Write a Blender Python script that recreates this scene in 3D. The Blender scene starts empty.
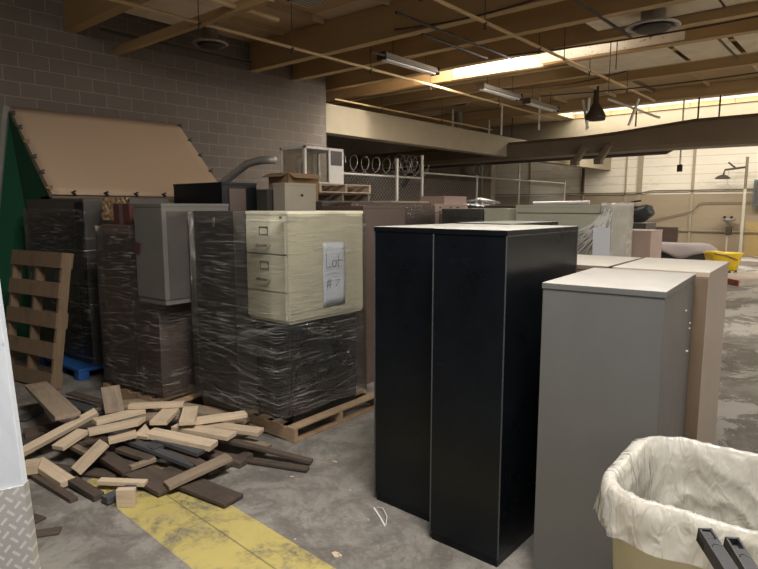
import bpy, bmesh, math, random
from mathutils import Vector, Matrix, noise
random.seed(7)
PI = math.pi
scene = bpy.context.scene
C = scene.collection

# ------------------------------------------------------------------ camera
CAM = Vector((0.0, 0.0, 1.92)); PITCH = math.radians(7.52); YAW = math.radians(40.4); FPX = 588.0
cam_d = bpy.data.cameras.new('camera'); cam_d.sensor_width = 36.0; cam_d.lens = FPX / 758 * 36
cam_d.clip_start = 0.05; cam_d.clip_end = 200
cam = bpy.data.objects.new('camera', cam_d); C.objects.link(cam)
cam.location = CAM; cam.rotation_euler = (PI / 2 - PITCH, 0, YAW)
scene.camera = cam

# ------------------------------------------------------------------ world, exposure, area lights
w = bpy.data.worlds.new('world'); scene.world = w; w.use_nodes = True
w.node_tree.nodes['Background'].inputs[0].default_value = (1.0, 0.86, 0.68, 1)
w.node_tree.nodes['Background'].inputs[1].default_value = 0.35
vs = scene.view_settings
vs.view_transform = 'Standard'; vs.look = 'None'; vs.gamma = 1; vs.use_curve_mapping = False; vs.exposure = 0.0

def area(name, loc, direction, sx, sy, power, col):
    l = bpy.data.lights.new(name, 'AREA'); l.shape = 'RECTANGLE'; l.size = sx; l.size_y = sy
    l.energy = power; l.color = col
    o = bpy.data.objects.new(name, l); C.objects.link(o); o.location = loc
    o.rotation_euler = Vector(direction).to_track_quat('-Z', 'Y').to_euler()
    return o
SKY = (1.0, 0.94, 0.85)
area('skylight_near', (-5.6, 10.22, 4.93), (-0.55, -0.1, -1), 2.4, 0.25, 420, SKY).rotation_euler = (0, 0.6, 0)
area('skylight_far', (-3.0, 20.0, 5.25), (0, 0.0, -1), 11, 1.0, 330, (1.0, 0.95, 0.85))
area('fill_far_wall', (-2.0, 23.3, 4.9), (0, 0.75, -1), 14, 1.2, 900, (1.0, 0.95, 0.85))  # added fill to brighten the far wall, no roof opening above it
area('fill_hall', (1.8, 12.5, 4.9), (-0.22, 0, -1), 6, 12, 1500, SKY)  # added overhead fill for hall floor and right-hand faces, under closed deck
area('fill_over_aisle', (-0.6, 1.3, 4.8), (-0.38, 0.10, -1), 1.6, 1.6, 480, (1.0, 0.96, 0.90))  # added fill over heap and stacks, no opening in the deck here
area('fill_behind_camera', (4.0, -3.0, 3.2), (-0.75, 0.8, -0.3), 3.0, 2.0, 65, (0.98, 0.98, 1.0))  # added unseen fill behind the camera for the near fronts

# ------------------------------------------------------------------ helpers
def rayv(x, y):
    hd = Vector((-math.sin(YAW), math.cos(YAW), 0)); rt = Vector((math.cos(YAW), math.sin(YAW), 0)); up = Vector((0, 0, 1))
    fw = hd * math.cos(PITCH) - up * math.sin(PITCH); dn = -(up * math.cos(PITCH) + hd * math.sin(PITCH))
    return fw + rt * ((x - 379) / FPX) + dn * ((y - 284.5) / FPX)
def at_z(x, y, z):
    r = rayv(x, y); return CAM + r * ((z - CAM.z) / r.z)

def link(name, me, parent=None):
    o = bpy.data.objects.new(name, me); C.objects.link(o)
    if parent is not None: o.parent = parent
    return o
def tag(o, label=None, cat=None, group=None, kind=None):
    if label: o['label'] = label
    if cat: o['category'] = cat
    if group: o['group'] = group
    if kind: o['kind'] = kind
    return o
def thing(name, label, cat, loc=(0, 0, 0), rz=0, group=None):
    o = bpy.data.objects.new(name, None); C.objects.link(o); o.empty_display_size = 0.1
    o.location = loc; o.rotation_euler = (0, 0, rz)
    return tag(o, label, cat, group)

class MB:
    def __init__(s): s.bm = bmesh.new()
    def _tf(s, vs_, M):
        for v in vs_: v.co = M @ v.co
    def box(s, c, size, rot=(0, 0, 0), bev=0.0, M=None):
        r = bmesh.ops.create_cube(s.bm, size=1.0); v = r['verts']
        for q in v: q.co = Vector((q.co.x * size[0], q.co.y * size[1], q.co.z * size[2]))
        if bev > 0:
            ed = list({e for q in v for e in q.link_edges})
            rr = bmesh.ops.bevel(s.bm, geom=ed, offset=bev, segments=2, affect='EDGES', profile=0.6)
            v = list({q for f in rr['faces'] for q in f.verts} | {q for q in v if q.is_valid})
        from mathutils import Euler
        T = Matrix.Translation(c) @ Euler(rot).to_matrix().to_4x4()
        if M is not None: T = M @ T
        s._tf(v, T); return s
    def span(s, a, b, bev=0.0):
        c = [(p + q) / 2 for p, q in zip(a, b)]; z = [abs(q - p) for p, q in zip(a, b)]
        return s.box(c, z, bev=bev)
    def tube(s, pts, r, n=8, cap=True):
        pts = [Vector(p) for p in pts]; rings = []
        rr = r if isinstance(r, (list, tuple)) else [r] * len(pts)
        for i, p in enumerate(pts):
            d = (pts[min(i + 1, len(pts) - 1)] - pts[max(i - 1, 0)])
            if d.length < 1e-9: d = Vector((0, 0, 1))
            d.normalize()
            u = d.cross(Vector((0, 0, 1)));
            if u.length < 1e-3: u = d.cross(Vector((0, 1, 0)))
            u.normalize(); t = d.cross(u)
            rings.append([s.bm.verts.new(p + (u * math.cos(2 * PI * k / n) + t * math.sin(2 * PI * k / n)) * rr[i]) for k in range(n)])
        for a, b in zip(rings, rings[1:]):
            for k in range(n): s.bm.faces.new((a[k], a[(k + 1) % n], b[(k + 1) % n], b[k]))
        if cap: s.bm.faces.new(rings[0][::-1]); s.bm.faces.new(rings[-1])
        return s
    def lathe(s, prof, c=(0, 0, 0), n=24):
        rings = [[s.bm.verts.new(Vector(c) + Vector((r * math.cos(2 * PI * k / n), r * math.sin(2 * PI * k / n), z))) for k in range(n)] for r, z in prof]
        for a, b in zip(rings, rings[1:]):
            for k in range(n): s.bm.faces.new((a[k], a[(k + 1) % n], b[(k + 1) % n], b[k]))
        return s
    def prism(s, poly, a, b, axis=1):
        def mk(p, t):
            l = list(p); l.insert(axis, t); return s.bm.verts.new(l)
        A = [mk(p, a) for p in poly]; B = [mk(p, b) for p in poly]; n = len(poly)
        for k in range(n): s.bm.faces.new((A[k], A[(k + 1) % n], B[(k + 1) % n], B[k]))
        s.bm.faces.new(A[::-1]); s.bm.faces.new(B); return s
    def face(s, pts):
        s.bm.faces.new([s.bm.verts.new(p) for p in pts]); return s
    def build(s, name, mat, parent=None, smooth=False):
        bmesh.ops.recalc_face_normals(s.bm, faces=s.bm.faces)
        me = bpy.data.meshes.new(name); s.bm.to_mesh(me); s.bm.free()
        if mat: me.materials.append(mat)
        if smooth:
            for p in me.polygons: p.use_smooth = True
        return link(name, me, parent)
def B(): return MB()

# ------------------------------------------------------------------ materials
class NT:
    def __init__(s, name):
        s.m = bpy.data.materials.new(name); s.m.use_nodes = True; s.t = s.m.node_tree; s.n = s.t.nodes
        s.p = s.n['Principled BSDF']; s.co = None
    def add(s, typ, ins={}, **kw):
        n = s.n.new(typ)
        for k, v in kw.items(): setattr(n, k, v)
        for k, v in ins.items():
            if isinstance(v, bpy.types.NodeSocket): s.t.links.new(v, n.inputs[k])
            else: n.inputs[k].default_value = v
        return n
    def obj(s, scale=(1, 1, 1), kind='Object', loc=(0, 0, 0)):
        tc = s.add('ShaderNodeTexCoord')
        mp = s.add('ShaderNodeMapping', {'Vector': tc.outputs[kind], 'Scale': scale, 'Location': loc}); return mp.outputs[0]
    def noise(s, vec, scale, detail=4, rough=0.6, dist=0.0):
        return s.add('ShaderNodeTexNoise', {'Vector': vec, 'Scale': scale, 'Detail': detail, 'Roughness': rough, 'Distortion': dist}).outputs['Fac']
    def ramp(s, fac, stops):
        r = s.add('ShaderNodeValToRGB', {'Fac': fac}); e = r.color_ramp.elements
        while len(e) < len(stops): e.new(0.5)
        for q, (p, c) in zip(e, stops):
            q.position = p; q.color = (c if len(c) == 4 else (*c, 1)) if isinstance(c, tuple) else (c, c, c, 1)
        return r.outputs[0]
    def mix(s, f, a, b, blend='MIX'):
        n = s.add('ShaderNodeMix', data_type='RGBA', blend_type=blend)
        for k, v in ((0, f), (6, a), (7, b)):
            if isinstance(v, bpy.types.NodeSocket): s.t.links.new(v, n.inputs[k])
            else: n.inputs[k].default_value = v if not isinstance(v, tuple) else (v if len(v) == 4 else (*v, 1))
        return n.outputs[2]
    def math(s, op, a, b=0.0, c=0.0):
        n = s.add('ShaderNodeMath', operation=op)
        for i, v in enumerate((a, b, c)):
            if isinstance(v, bpy.types.NodeSocket): s.t.links.new(v, n.inputs[i])
            else: n.inputs[i].default_value = v
        return n.outputs[0]
    def bump(s, h, strength=0.3, dist=0.01):
        n = s.add('ShaderNodeBump', {'Height': h, 'Strength': strength, 'Distance': dist}); return n.outputs[0]
    def set(s, **kw):
        for k, v in kw.items():
            k = {'color': 'Base Color', 'rough': 'Roughness', 'metal': 'Metallic', 'normal': 'Normal', 'alpha': 'Alpha', 'spec': 'Specular IOR Level', 'coat': 'Coat Weight'}[k]
            if isinstance(v, bpy.types.NodeSocket): s.t.links.new(v, s.p.inputs[k])
            else: s.p.inputs[k].default_value = (*v, 1) if isinstance(v, tuple) else v
        return s.m

def m_paint(name, col, rough=0.4, var=0.15, dirt=0.25, bumpy=0.04, metal=0.0, scratch=None, spec=0.5):
    """painted steel with dust, smudges and fine scratches"""
    t = NT(name); v = t.obj()
    n1 = t.noise(v, 3.0, 6, 0.65); n2 = t.noise(v, 40, 3, 0.6)
    c = t.mix(t.ramp(n1, [(0.35, 0.0), (0.7, 1.0)]), tuple(x * (1 - var) for x in col), tuple(min(1, x * (1 + var)) for x in col))
    if scratch:
        vs_ = t.obj((3, 3, 30)); sc = t.ramp(t.noise(t.obj((6, 6, 60), loc=(3, 1, 2)), 2.0, 2, 0.5, 2.5), [(0.705, 0.0), (0.72, 1.0)])
        c = t.mix(t.math('MULTIPLY', sc, 0.6), c, scratch)
    r = t.math('ADD', t.math('MULTIPLY', n1, 0.25), rough - 0.12)
    return t.set(color=c, rough=r, metal=metal, spec=spec, normal=t.bump(t.math('ADD', n1, t.math('MULTIPLY', n2, 0.15)), bumpy * 4, 0.004))
def m_topdust(name, col, dust, amt=0.75):
    """paint whose upward faces carry settled pale dust with wiped patches"""
    t = NT(name); v = t.obj(); n = t.noise(v, 2.2, 5, 0.65, 0.6); n2 = t.noise(v, 18, 4, 0.7)
    k = t.math('MULTIPLY', t.ramp(n, [(0.3, 0.55), (0.62, 1.0)]), t.ramp(n2, [(0.25, 0.8), (0.6, 1.0)]))
    return t.set(color=t.mix(t.math('MULTIPLY', k, amt), col, dust), rough=0.6)
def m_wood(name, c1, c2, dark=(0.05, 0.035, 0.025), rough=0.75, stain=0.35):
    t = NT(name); info = t.add('ShaderNodeObjectInfo'); rnd = info.outputs['Random']
    tc = t.add('ShaderNodeTexCoord'); off = t.add('ShaderNodeVectorMath', {0: tc.outputs['Object'], 1: (0, 0, 0)}, operation='ADD')
    cb = t.add('ShaderNodeCombineXYZ', {0: t.math('MULTIPLY', rnd, 9.0), 1: t.math('MULTIPLY', rnd, 5.0), 2: rnd}); t.t.links.new(cb.outputs[0], off.inputs[1])
    mp = t.add('ShaderNodeMapping', {'Vector': off.outputs[0], 'Scale': (1.5, 22, 22)})
    g = t.noise(mp.outputs[0], 2.0, 6, 0.65, 0.8); g2 = t.noise(off.outputs[0], 5, 4, 0.6)
    c = t.mix(t.ramp(g, [(0.3, 0.0), (0.7, 1.0)]), c1, c2)
    c = t.mix(t.ramp(rnd, [(0.0, 0.0), (1.0, 0.45)]), c, tuple(x * 0.62 for x in c1))
    c = t.mix(t.math('MULTIPLY', t.ramp(g2, [(0.52, 0.0), (0.72, 1.0)]), stain), c, dark)
    return t.set(color=c, rough=rough, normal=t.bump(g, 0.35, 0.004))
def m_plain(name, col, rough=0.6, metal=0.0, var=0.12, scale=12):
    t = NT(name); n = t.noise(t.obj(), scale, 4, 0.6)
    return t.set(color=t.mix(n, tuple(x * (1 - var) for x in col), tuple(min(1, x * (1 + var)) for x in col)), rough=rough, metal=metal, normal=t.bump(n, 0.08, 0.005))
def m_emit(name, col, s):
    t = NT(name); t.p.inputs['Emission Color'].default_value = (*col, 1); t.p.inputs['Emission Strength'].default_value = s
    return t.set(color=col)
def m_film(name, haze=0.008, streak=0.30, tint=(0.8, 0.8, 0.78), sc=(2, 2, 26), tilt=0.0):
    """stretch film: mostly clear, crease glints painted in as pale streaks"""
    t = NT(name)
    tc = t.add('ShaderNodeTexCoord')
    mp = t.add('ShaderNodeMapping', {'Vector': tc.outputs['Object'], 'Scale': sc, 'Rotation': (tilt, tilt * 0.7, 0)})
    n = t.noise(mp.outputs[0], 2.0, 5, 0.72, 0.35); nb = t.noise(t.obj((1.3, 1.3, 2.2)), 2.0, 3, 0.6)
    st = t.math('MULTIPLY', t.ramp(n, [(0.54, 0.0), (0.62, 1.0)]), t.ramp(nb, [(0.42, 0.08), (0.62, 1.0)]))
    bmp = t.bump(n, 0.9, 0.02)
    tr = t.add('ShaderNodeBsdfTransparent', {'Color': (0.93, 0.93, 0.92, 1)})
    gl = t.add('ShaderNodeBsdfGlossy', {'Color': (0.9, 0.9, 0.9, 1), 'Roughness': 0.22, 'Normal': bmp})
    df = t.add('ShaderNodeBsdfDiffuse', {'Color': (*tint, 1), 'Normal': bmp})
    fr = t.add('ShaderNodeFresnel', {'IOR': 1.4, 'Normal': bmp})
    a = t.add('ShaderNodeMixShader', {0: t.math('ADD', t.math('MULTIPLY', st, streak), haze), 1: tr.outputs[0], 2: df.outputs[0]})
    b = t.add('ShaderNodeMixShader', {0: t.math('ADD', t.math('MULTIPLY', fr.outputs[0], 0.9), t.math('MULTIPLY', st, 0.38)), 1: a.outputs[0], 2: gl.outputs[0]})
    t.t.links.new(b.outputs[0], t.n['Material Output'].inputs['Surface'])
    return t.m

def mat_floor():
    t = NT('concrete_floor'); v = t.obj()
    n1 = t.noise(v, 0.55, 8, 0.68, 0.8); n2 = t.noise(v, 3.2, 8, 0.72, 0.5); n3 = t.noise(v, 28, 4, 0.7)
    c = t.mix(t.ramp(n1, [(0.32, 0.0), (0.68, 1.0)]), (0.15, 0.138, 0.122), (0.31, 0.295, 0.265))
    c = t.mix(t.ramp(n2, [(0.44, 0.0), (0.56, 1.0)]), t.mix(0.6, c, (0.10, 0.088, 0.078)), c)
    n5 = t.noise(t.obj(loc=(7, 3, 0)), 1.1, 9, 0.78, 1.5); c = t.mix(t.math('MULTIPLY', t.ramp(n5, [(0.50, 0.0), (0.56, 1.0)]), 0.45), c, (0.085, 0.075, 0.066))
    c = t.mix(t.math('MULTIPLY', t.ramp(n3, [(0.5, 0.0), (0.75, 1.0)]), 0.25), c, (0.40, 0.37, 0.33))
    # scraped pale patches where old coating is worn away, further down the aisle
    n4 = t.noise(t.obj((1, 0.6, 1), loc=(4, 2, 0)), 1.3, 7, 0.75, 0.5)
    sep = t.add('ShaderNodeSeparateXYZ', {0: t.add('ShaderNodeTexCoord').outputs['Object']})
    far = t.add('ShaderNodeMapRange', {'Value': sep.outputs[1], 'From Min': 3.0, 'From Max': 6.0})
    patch = t.math('MULTIPLY', t.ramp(n4, [(0.49, 0.0), (0.52, 1.0)]), t.math('MULTIPLY', far.outputs[0], 0.65))
    c = t.mix(patch, c, (0.52, 0.50, 0.47))
    # yellow painted lane with a thin centre line
    u = t.math('ADD', sep.outputs[1], t.math('MULTIPLY', sep.outputs[0], 0.045))          # skewed Y
    m1 = t.math('COMPARE', u, 1.72, 0.262)
    xm = t.math('COMPARE', t.math('ADD', sep.outputs[0], t.math('MULTIPLY', n2, 0.8)), 3.0, 6.75)
    wear = t.ramp(t.math('ADD', t.math('MULTIPLY', n2, 0.7), t.math('MULTIPLY', n3, 0.3)), [(0.40, 0.10), (0.52, 0.85)])
    c = t.mix(t.math('MULTIPLY', t.math('MULTIPLY', m1, xm), wear), c, t.mix(n2, (0.40, 0.32, 0.08), (0.60, 0.50, 0.15)))
    ln = t.math('COMPARE', u, 1.76, 0.006)
    c = t.mix(t.math('MULTIPLY', ln, 0.6), c, (0.12, 0.1, 0.06))
    r = t.ramp(n2, [(0.3, 0.45), (0.7, 0.8)])
    return t.set(color=c, rough=r, normal=t.bump(t.math('ADD', n2, t.math('MULTIPLY', n3, 0.2)), 0.15, 0.01))
def mat_block(name, c1, c2, mortar, kind='yz'):
    t = NT(name); tc = t.add('ShaderNodeTexCoord'); s = t.add('ShaderNodeSeparateXYZ', {0: tc.outputs['Object']})
    a = s.outputs[1] if kind == 'yz' else s.outputs[0]
    cb = t.add('ShaderNodeCombineXYZ', {0: a, 1: s.outputs[2], 2: 0.0})
    br = t.add('ShaderNodeTexBrick', {'Vector': cb.outputs[0], 'Color1': (*c1, 1), 'Color2': (*c2, 1), 'Mortar': (*mortar, 1), 'Scale': 1.0,
         'Mortar Size': 0.006, 'Mortar Smooth': 0.3, 'Bias': 0.0, 'Brick Width': 0.4064, 'Row Height': 0.2032})
    n = t.noise(tc.outputs['Object'], 1.1, 5, 0.6); n2 = t.noise(tc.outputs['Object'], 45, 4, 0.7)
    c = t.mix(t.ramp(n, [(0.3, 0.25), (0.7, 0.0)]), br.outputs['Color'], tuple(x * 0.55 for x in c1))
    h = t.math('ADD', t.math('MULTIPLY', br.outputs['Fac'], -1.0), t.math('MULTIPLY', n2, 0.35))
    return t.set(color=c, rough=0.9, normal=t.bump(h, 0.5, 0.01))
def mat_farwall():
    t = NT('tilt_up_wall'); tc = t.add('ShaderNodeTexCoord'); s = t.add('ShaderNodeSeparateXYZ', {0: tc.outputs['Object']})
    x, z = s.outputs[0], s.outputs[2]
    n = t.noise(t.obj((0.4, 1, 1.6)), 1.6, 6, 0.65, 0.5)
    up = t.mix(n, (0.66, 0.60, 0.49), (0.80, 0.74, 0.63)); lo = t.mix(n, (0.26, 0.20, 0.13), (0.37, 0.30, 0.21))
    edge = t.math('ADD', 2.42, t.math('MULTIPLY', n, 0.06))
    c = t.mix(t.math('LESS_THAN', z, edge), up, lo)
    fr = t.math('FRACT', t.math('DIVIDE', z, 0.36)); g = t.math('LESS_THAN', fr, 0.07)
    c = t.mix(t.math('MULTIPLY', g, 0.45), c, (0.28, 0.22, 0.15))
    n2 = t.noise(t.obj((0.5, 1, 1.2), loc=(2, 0, 5)), 2.5, 5, 0.7)
    c = t.mix(t.math('MULTIPLY', t.ramp(n2, [(0.56, 0.0), (0.7, 1.0)]), 0.35), c, (0.30, 0.24, 0.16))
    # yellow-brown water stain low at the right
    sx = t.math('COMPARE', x, -2.9, 1.15); sz = t.math('LESS_THAN', z, 1.35)
    c = t.mix(t.math('MULTIPLY', t.math('MULTIPLY', sx, sz), 0.5), c, (0.50, 0.33, 0.08))
    return t.set(color=c, rough=0.85, normal=t.bump(g, -0.5, 0.02))
def mat_ceiling():
    t = NT('roof_deck'); tc = t.add('ShaderNodeTexCoord')
    s = t.add('ShaderNodeSeparateXYZ', {0: tc.outputs['Object']})
    n = t.noise(t.obj(), 1.2, 6, 0.65, 0.5)
    c = t.mix(n, (0.32, 0.205, 0.10), (0.52, 0.38, 0.215))
    sx = t.math('LESS_THAN', t.math('FRACT', t.math('DIVIDE', s.outputs[0], 1.22)), 0.02)
    # a few paler replaced sheets
    cell = t.add('ShaderNodeTexWhiteNoise', {'Vector': t.add('ShaderNodeVectorMath', {0: t.add('ShaderNodeMapping', {'Vector': tc.outputs['Object'], 'Scale': (1 / 1.22, 1 / 2.3, 0)}).outputs[0]}, operation='FLOOR').outputs[0]})
    c = t.mix(t.math('MULTIPLY', t.math('GREATER_THAN', cell.outputs[0], 0.68), 0.45), c, (0.72, 0.60, 0.42))
    c = t.mix(t.math('MULTIPLY', sx, 0.7), c, (0.10, 0.06, 0.03))
    return t.set(color=c, rough=0.85)
def mat_beam():
    t = NT('beam_paint'); n = t.noise(t.obj((0.6, 6, 6)), 1.5, 6, 0.6); n2 = t.noise(t.obj(), 9, 4, 0.7)
    c = t.mix(n, (0.36, 0.235, 0.105), (0.50, 0.345, 0.17))
    c = t.mix(t.math('MULTIPLY', t.ramp(n2, [(0.62, 0.0), (0.72, 1.0)]), 0.4), c, (0.2, 0.13, 0.07))
    return t.set(color=c, rough=0.7)
def mat_peel():
    t = NT('peeling_white_paint'); n = t.noise(t.obj(), 14, 5, 0.75, 0.4)
    return t.set(color=t.mix(t.ramp(n, [(0.60, 0.0), (0.63, 1.0)]), (0.82, 0.78, 0.70), (0.32, 0.22, 0.12)), rough=0.8)
def mat_tread():
    t = NT('diamond_plate'); tc = t.add('ShaderNodeTexCoord')
    mp = t.add('ShaderNodeMapping', {'Vector': tc.outputs['Object'], 'Scale': (48, 48, 48), 'Rotation': (0, math.radians(45), 0)})
    s = t.add('ShaderNodeSeparateXYZ', {0: mp.outputs[0]}); fx = t.math('FRACT', s.outputs[0]); fz = t.math('FRACT', s.outputs[2])
    ch = t.math('MODULO', t.math('ADD', t.math('FLOOR', s.outputs[0]), t.math('FLOOR', s.outputs[2])), 2.0)
    ch = t.math('ABSOLUTE', ch)
    a = t.math('MULTIPLY', t.math('COMPARE', fx, 0.5, 0.14), t.math('COMPARE', fz, 0.5, 0.42))
    b = t.math('MULTIPLY', t.math('COMPARE', fz, 0.5, 0.14), t.math('COMPARE', fx, 0.5, 0.42))
    h = t.math('ADD', t.math('MULTIPLY', a, ch), t.math('MULTIPLY', b, t.math('SUBTRACT', 1.0, ch)))
    n = t.noise(t.obj(), 6, 5, 0.7)
    return t.set(color=t.mix(h, t.mix(n, (0.42, 0.40, 0.38), (0.6, 0.58, 0.56)), (0.72, 0.71, 0.70)), rough=0.42, metal=0.6, normal=t.bump(h, 0.9, 0.004))
def mat_smudged():
    t = NT('smudged_white_panel'); n = t.noise(t.obj((1, 1, 0.5)), 5, 6, 0.6, 0.6); n2 = t.noise(t.obj((1, 1, 0.8), loc=(1, 2, 3)), 9, 4, 0.6)
    c = t.mix(t.ramp(n, [(0.35, 0.0), (0.65, 1.0)]), (0.42, 0.46, 0.53), (0.62, 0.66, 0.71))
    c = t.mix(t.math('MULTIPLY', t.ramp(n2, [(0.64, 0.0), (0.70, 1.0)]), 0.7), c, (0.12, 0.14, 0.17))
    return t.set(color=c, rough=0.35)
def mat_lattice():
    t = NT('chain_link_wire'); return t.set(color=(0.42, 0.40, 0.37), metal=0.6, rough=0.5)

M = dict(
    floor=mat_floor(), block=mat_block('grey_block', (0.145, 0.12, 0.10), (0.165, 0.137, 0.116), (0.28, 0.24, 0.205)),
    block2=mat_block('brown_block', (0.125, 0.10, 0.085), (0.15, 0.12, 0.10), (0.19, 0.155, 0.13)),
    block2x=mat_block('brown_block_end', (0.125, 0.10, 0.085), (0.15, 0.12, 0.10), (0.19, 0.155, 0.13), 'xz'),
    far=mat_farwall(), ceil=mat_ceiling(), beam=mat_beam(), peel=mat_peel(),
    header=m_plain('header_paint', (0.32, 0.27, 0.19), 0.8, var=0.12, scale=3),
    black=m_paint('black_enamel', (0.0045, 0.006, 0.0085), 0.30, 0.25, scratch=(0.035, 0.04, 0.045), spec=0.25),
    blacktop=m_topdust('dusty_black_top', (0.10, 0.10, 0.095), (0.60, 0.59, 0.53), 0.95),
    edge=m_plain('worn_steel_edge', (0.07, 0.075, 0.08), 0.45, 0.3, 0.6, 60),
    gray=m_paint('grey_enamel', (0.118, 0.116, 0.113), 0.42, 0.05),
    graytop=m_topdust('dusty_grey_top', (0.30, 0.29, 0.28), (0.50, 0.48, 0.44), 0.85),
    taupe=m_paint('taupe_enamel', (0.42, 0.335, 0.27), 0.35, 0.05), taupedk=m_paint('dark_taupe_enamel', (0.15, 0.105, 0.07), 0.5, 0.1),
    beigetop=m_topdust('dusty_beige_top', (0.45, 0.43, 0.38), (0.66, 0.63, 0.56), 0.85),
    putty=m_paint('putty_enamel', (0.74, 0.70, 0.54), 0.42, 0.06), puttydk=m_paint('putty_shadow_gap', (0.16, 0.15, 0.11), 0.5),
    brown=m_paint('brown_enamel', (0.115, 0.075, 0.062), 0.42, 0.1), pinkish=m_paint('pinkish_enamel', (0.42, 0.31, 0.27), 0.5, 0.06),
    tan=m_paint('tan_enamel', (0.40, 0.35, 0.27), 0.45, 0.06), sage=m_paint('sage_enamel', (0.50, 0.50, 0.40), 0.4, 0.05),
    silver=m_paint('silver_grey_enamel', (0.125, 0.12, 0.107), 0.35, 0.12), dgray=m_paint('dark_grey_enamel', (0.075, 0.066, 0.06), 0.45, 0.15),
    dred=m_plain('dark_red_card', (0.07, 0.018, 0.014), 0.7), gold=m_film('gold_foil_film', 0.85, 0.1, (0.38, 0.26, 0.13), (8, 8, 14)),
    chrome=m_plain('chrome', (0.75, 0.73, 0.68), 0.22, 1.0, 0.05), alu=m_plain('galvanised', (0.42, 0.40, 0.37), 0.45, 0.5, 0.15),
    ply=m_wood('pale_board', (0.54, 0.42, 0.29), (0.70, 0.57, 0.42), (0.16, 0.11, 0.07), stain=0.25),
    ply2=m_wood('weathered_board', (0.24, 0.18, 0.13), (0.36, 0.28, 0.20), (0.05, 0.04, 0.03)),
    drk=m_wood('dark_board', (0.065, 0.047, 0.036), (0.115, 0.085, 0.066), (0.02, 0.016, 0.014)),
    slate=m_wood('slate_board', (0.055, 0.057, 0.062), (0.10, 0.10, 0.105), (0.02, 0.02, 0.02)),
    palshade=m_wood('shaded_pallet_wood', (0.17, 0.11, 0.065), (0.25, 0.17, 0.105)), palwood=m_wood('pallet_wood', (0.30, 0.20, 0.12), (0.42, 0.30, 0.19)),  # palshade: darker copy of the pallet wood, shade put into its colour
    card=m_plain('cardboard', (0.32, 0.20, 0.11), 0.85, var=0.1), canvas=m_plain('tan_canvas', (0.48, 0.35, 0.24), 0.9, var=0.05, scale=60),
    palesheet=m_plain('pale_ceiling_sheet', (0.70, 0.60, 0.45), 0.9, var=0.3, scale=3), green=m_plain('green_cloth', (0.004, 0.075, 0.033), 0.8, var=0.1), post=m_plain('grey_post', (0.22, 0.21, 0.19), 0.6),
    blue=m_plain('blue_plastic', (0.02, 0.09, 0.28), 0.45), yellow=m_plain('yellow_plastic', (0.80, 0.56, 0.01), 0.35, var=0.06),
    white=m_plain('white_paint', (0.75, 0.73, 0.70), 0.5, var=0.05), paper=m_plain('white_paper', (0.78, 0.81, 0.86), 0.8, var=0.03, scale=5),
    ink=m_plain('pencil_ink', (0.10, 0.11, 0.14), 0.7), pipe=m_plain('pipe_ochre', (0.50, 0.35, 0.18), 0.55, 0.1, 0.15),
    dpipe=m_plain('dark_pipe', (0.045, 0.032, 0.022), 0.6), duct=m_plain('brown_duct', (0.17, 0.13, 0.09), 0.55, 0.1, 0.2, 2),
    fixture=m_plain('fixture_metal', (0.34, 0.30, 0.25), 0.45, 0.2), rubber=m_plain('black_rubber', (0.02, 0.02, 0.022), 0.55),
    device=m_plain('black_abs_plastic', (0.045, 0.045, 0.048), 0.42, var=0.2, scale=80), mount=m_plain('grey_pipe', (0.5, 0.45, 0.36), 0.55),
    sheet=m_plain('pinkish_dust_sheet', (0.25, 0.215, 0.21), 0.85, var=0.06), brick=m_plain('red_curb_paint', (0.38, 0.12, 0.08), 0.8, var=0.3, scale=6),
    curb=m_plain('worn_concrete_curb', (0.42, 0.36, 0.31), 0.85, var=0.25, scale=4), bin=m_plain('cream_bin_plastic', (0.72, 0.66, 0.53), 0.5, var=0.04),
    lattice=mat_lattice(), film=m_film('stretch_film', tilt=0.22, sc=(1.0, 1.0, 42), streak=0.34), film_h=m_film('hazy_stretch_film', 0.02, 0.45, (0.60, 0.58, 0.54)),
    film_w=m_film('white_film', 0.35, 0.6, (0.85, 0.84, 0.80), (3, 3, 9)), film_d=m_film('dull_stretch_film', 0.02, 0.16, (0.42, 0.38, 0.34), (3, 3, 20), 0.25), film_b=m_film('creased_film', 0.0, 0.30, (0.6, 0.62, 0.64), (2, 2, 34), 0.35),
    tread=mat_tread(), smudge=mat_smudged(), sky=m_emit('skylight_glow', (1.0, 0.96, 0.88), 6.0), sky2=m_emit('skylight_far_glow', (1.0, 0.95, 0.85), 1.3),
    panelbox=m_plain('blue_grey_panel', (0.10, 0.12, 0.13), 0.5),
)
def mat_liner():
    t = NT('bin_liner_film'); n = t.noise(t.obj((1, 1, 0.6)), 5, 2, 0.45, 1.2); n2 = t.noise(t.obj((2, 2, 0.7)), 9, 2, 0.5, 1.5)
    b = t.bump(t.math('ADD', n, t.math('MULTIPLY', n2, 0.3)), 0.9, 0.04)
    tr = t.add('ShaderNodeBsdfTransparent', {'Color': (0.97, 0.97, 0.96, 1)})
    df = t.add('ShaderNodeBsdfDiffuse', {'Color': (0.84, 0.82, 0.76, 1), 'Normal': b})
    tl = t.add('ShaderNodeBsdfTranslucent', {'Color': (0.84, 0.82, 0.76, 1), 'Normal': b})
    gl = t.add('ShaderNodeBsdfGlossy', {'Color': (1, 1, 1, 1), 'Roughness': 0.18, 'Normal': b})
    a = t.add('ShaderNodeMixShader', {0: 0.35, 1: df.outputs[0], 2: tl.outputs[0]})
    a2 = t.add('ShaderNodeMixShader', {0: t.math('ADD', 0.5, t.math('MULTIPLY', n, 0.45)), 1: tr.outputs[0], 2: a.outputs[0]})
    fr = t.add('ShaderNodeFresnel', {'IOR': 1.45, 'Normal': b})
    c = t.add('ShaderNodeMixShader', {0: fr.outputs[0], 1: a2.outputs[0], 2: gl.outputs[0]})
    t.t.links.new(c.outputs[0], t.n['Material Output'].inputs['Surface']); return t.m
M['liner'] = mat_liner()
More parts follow.
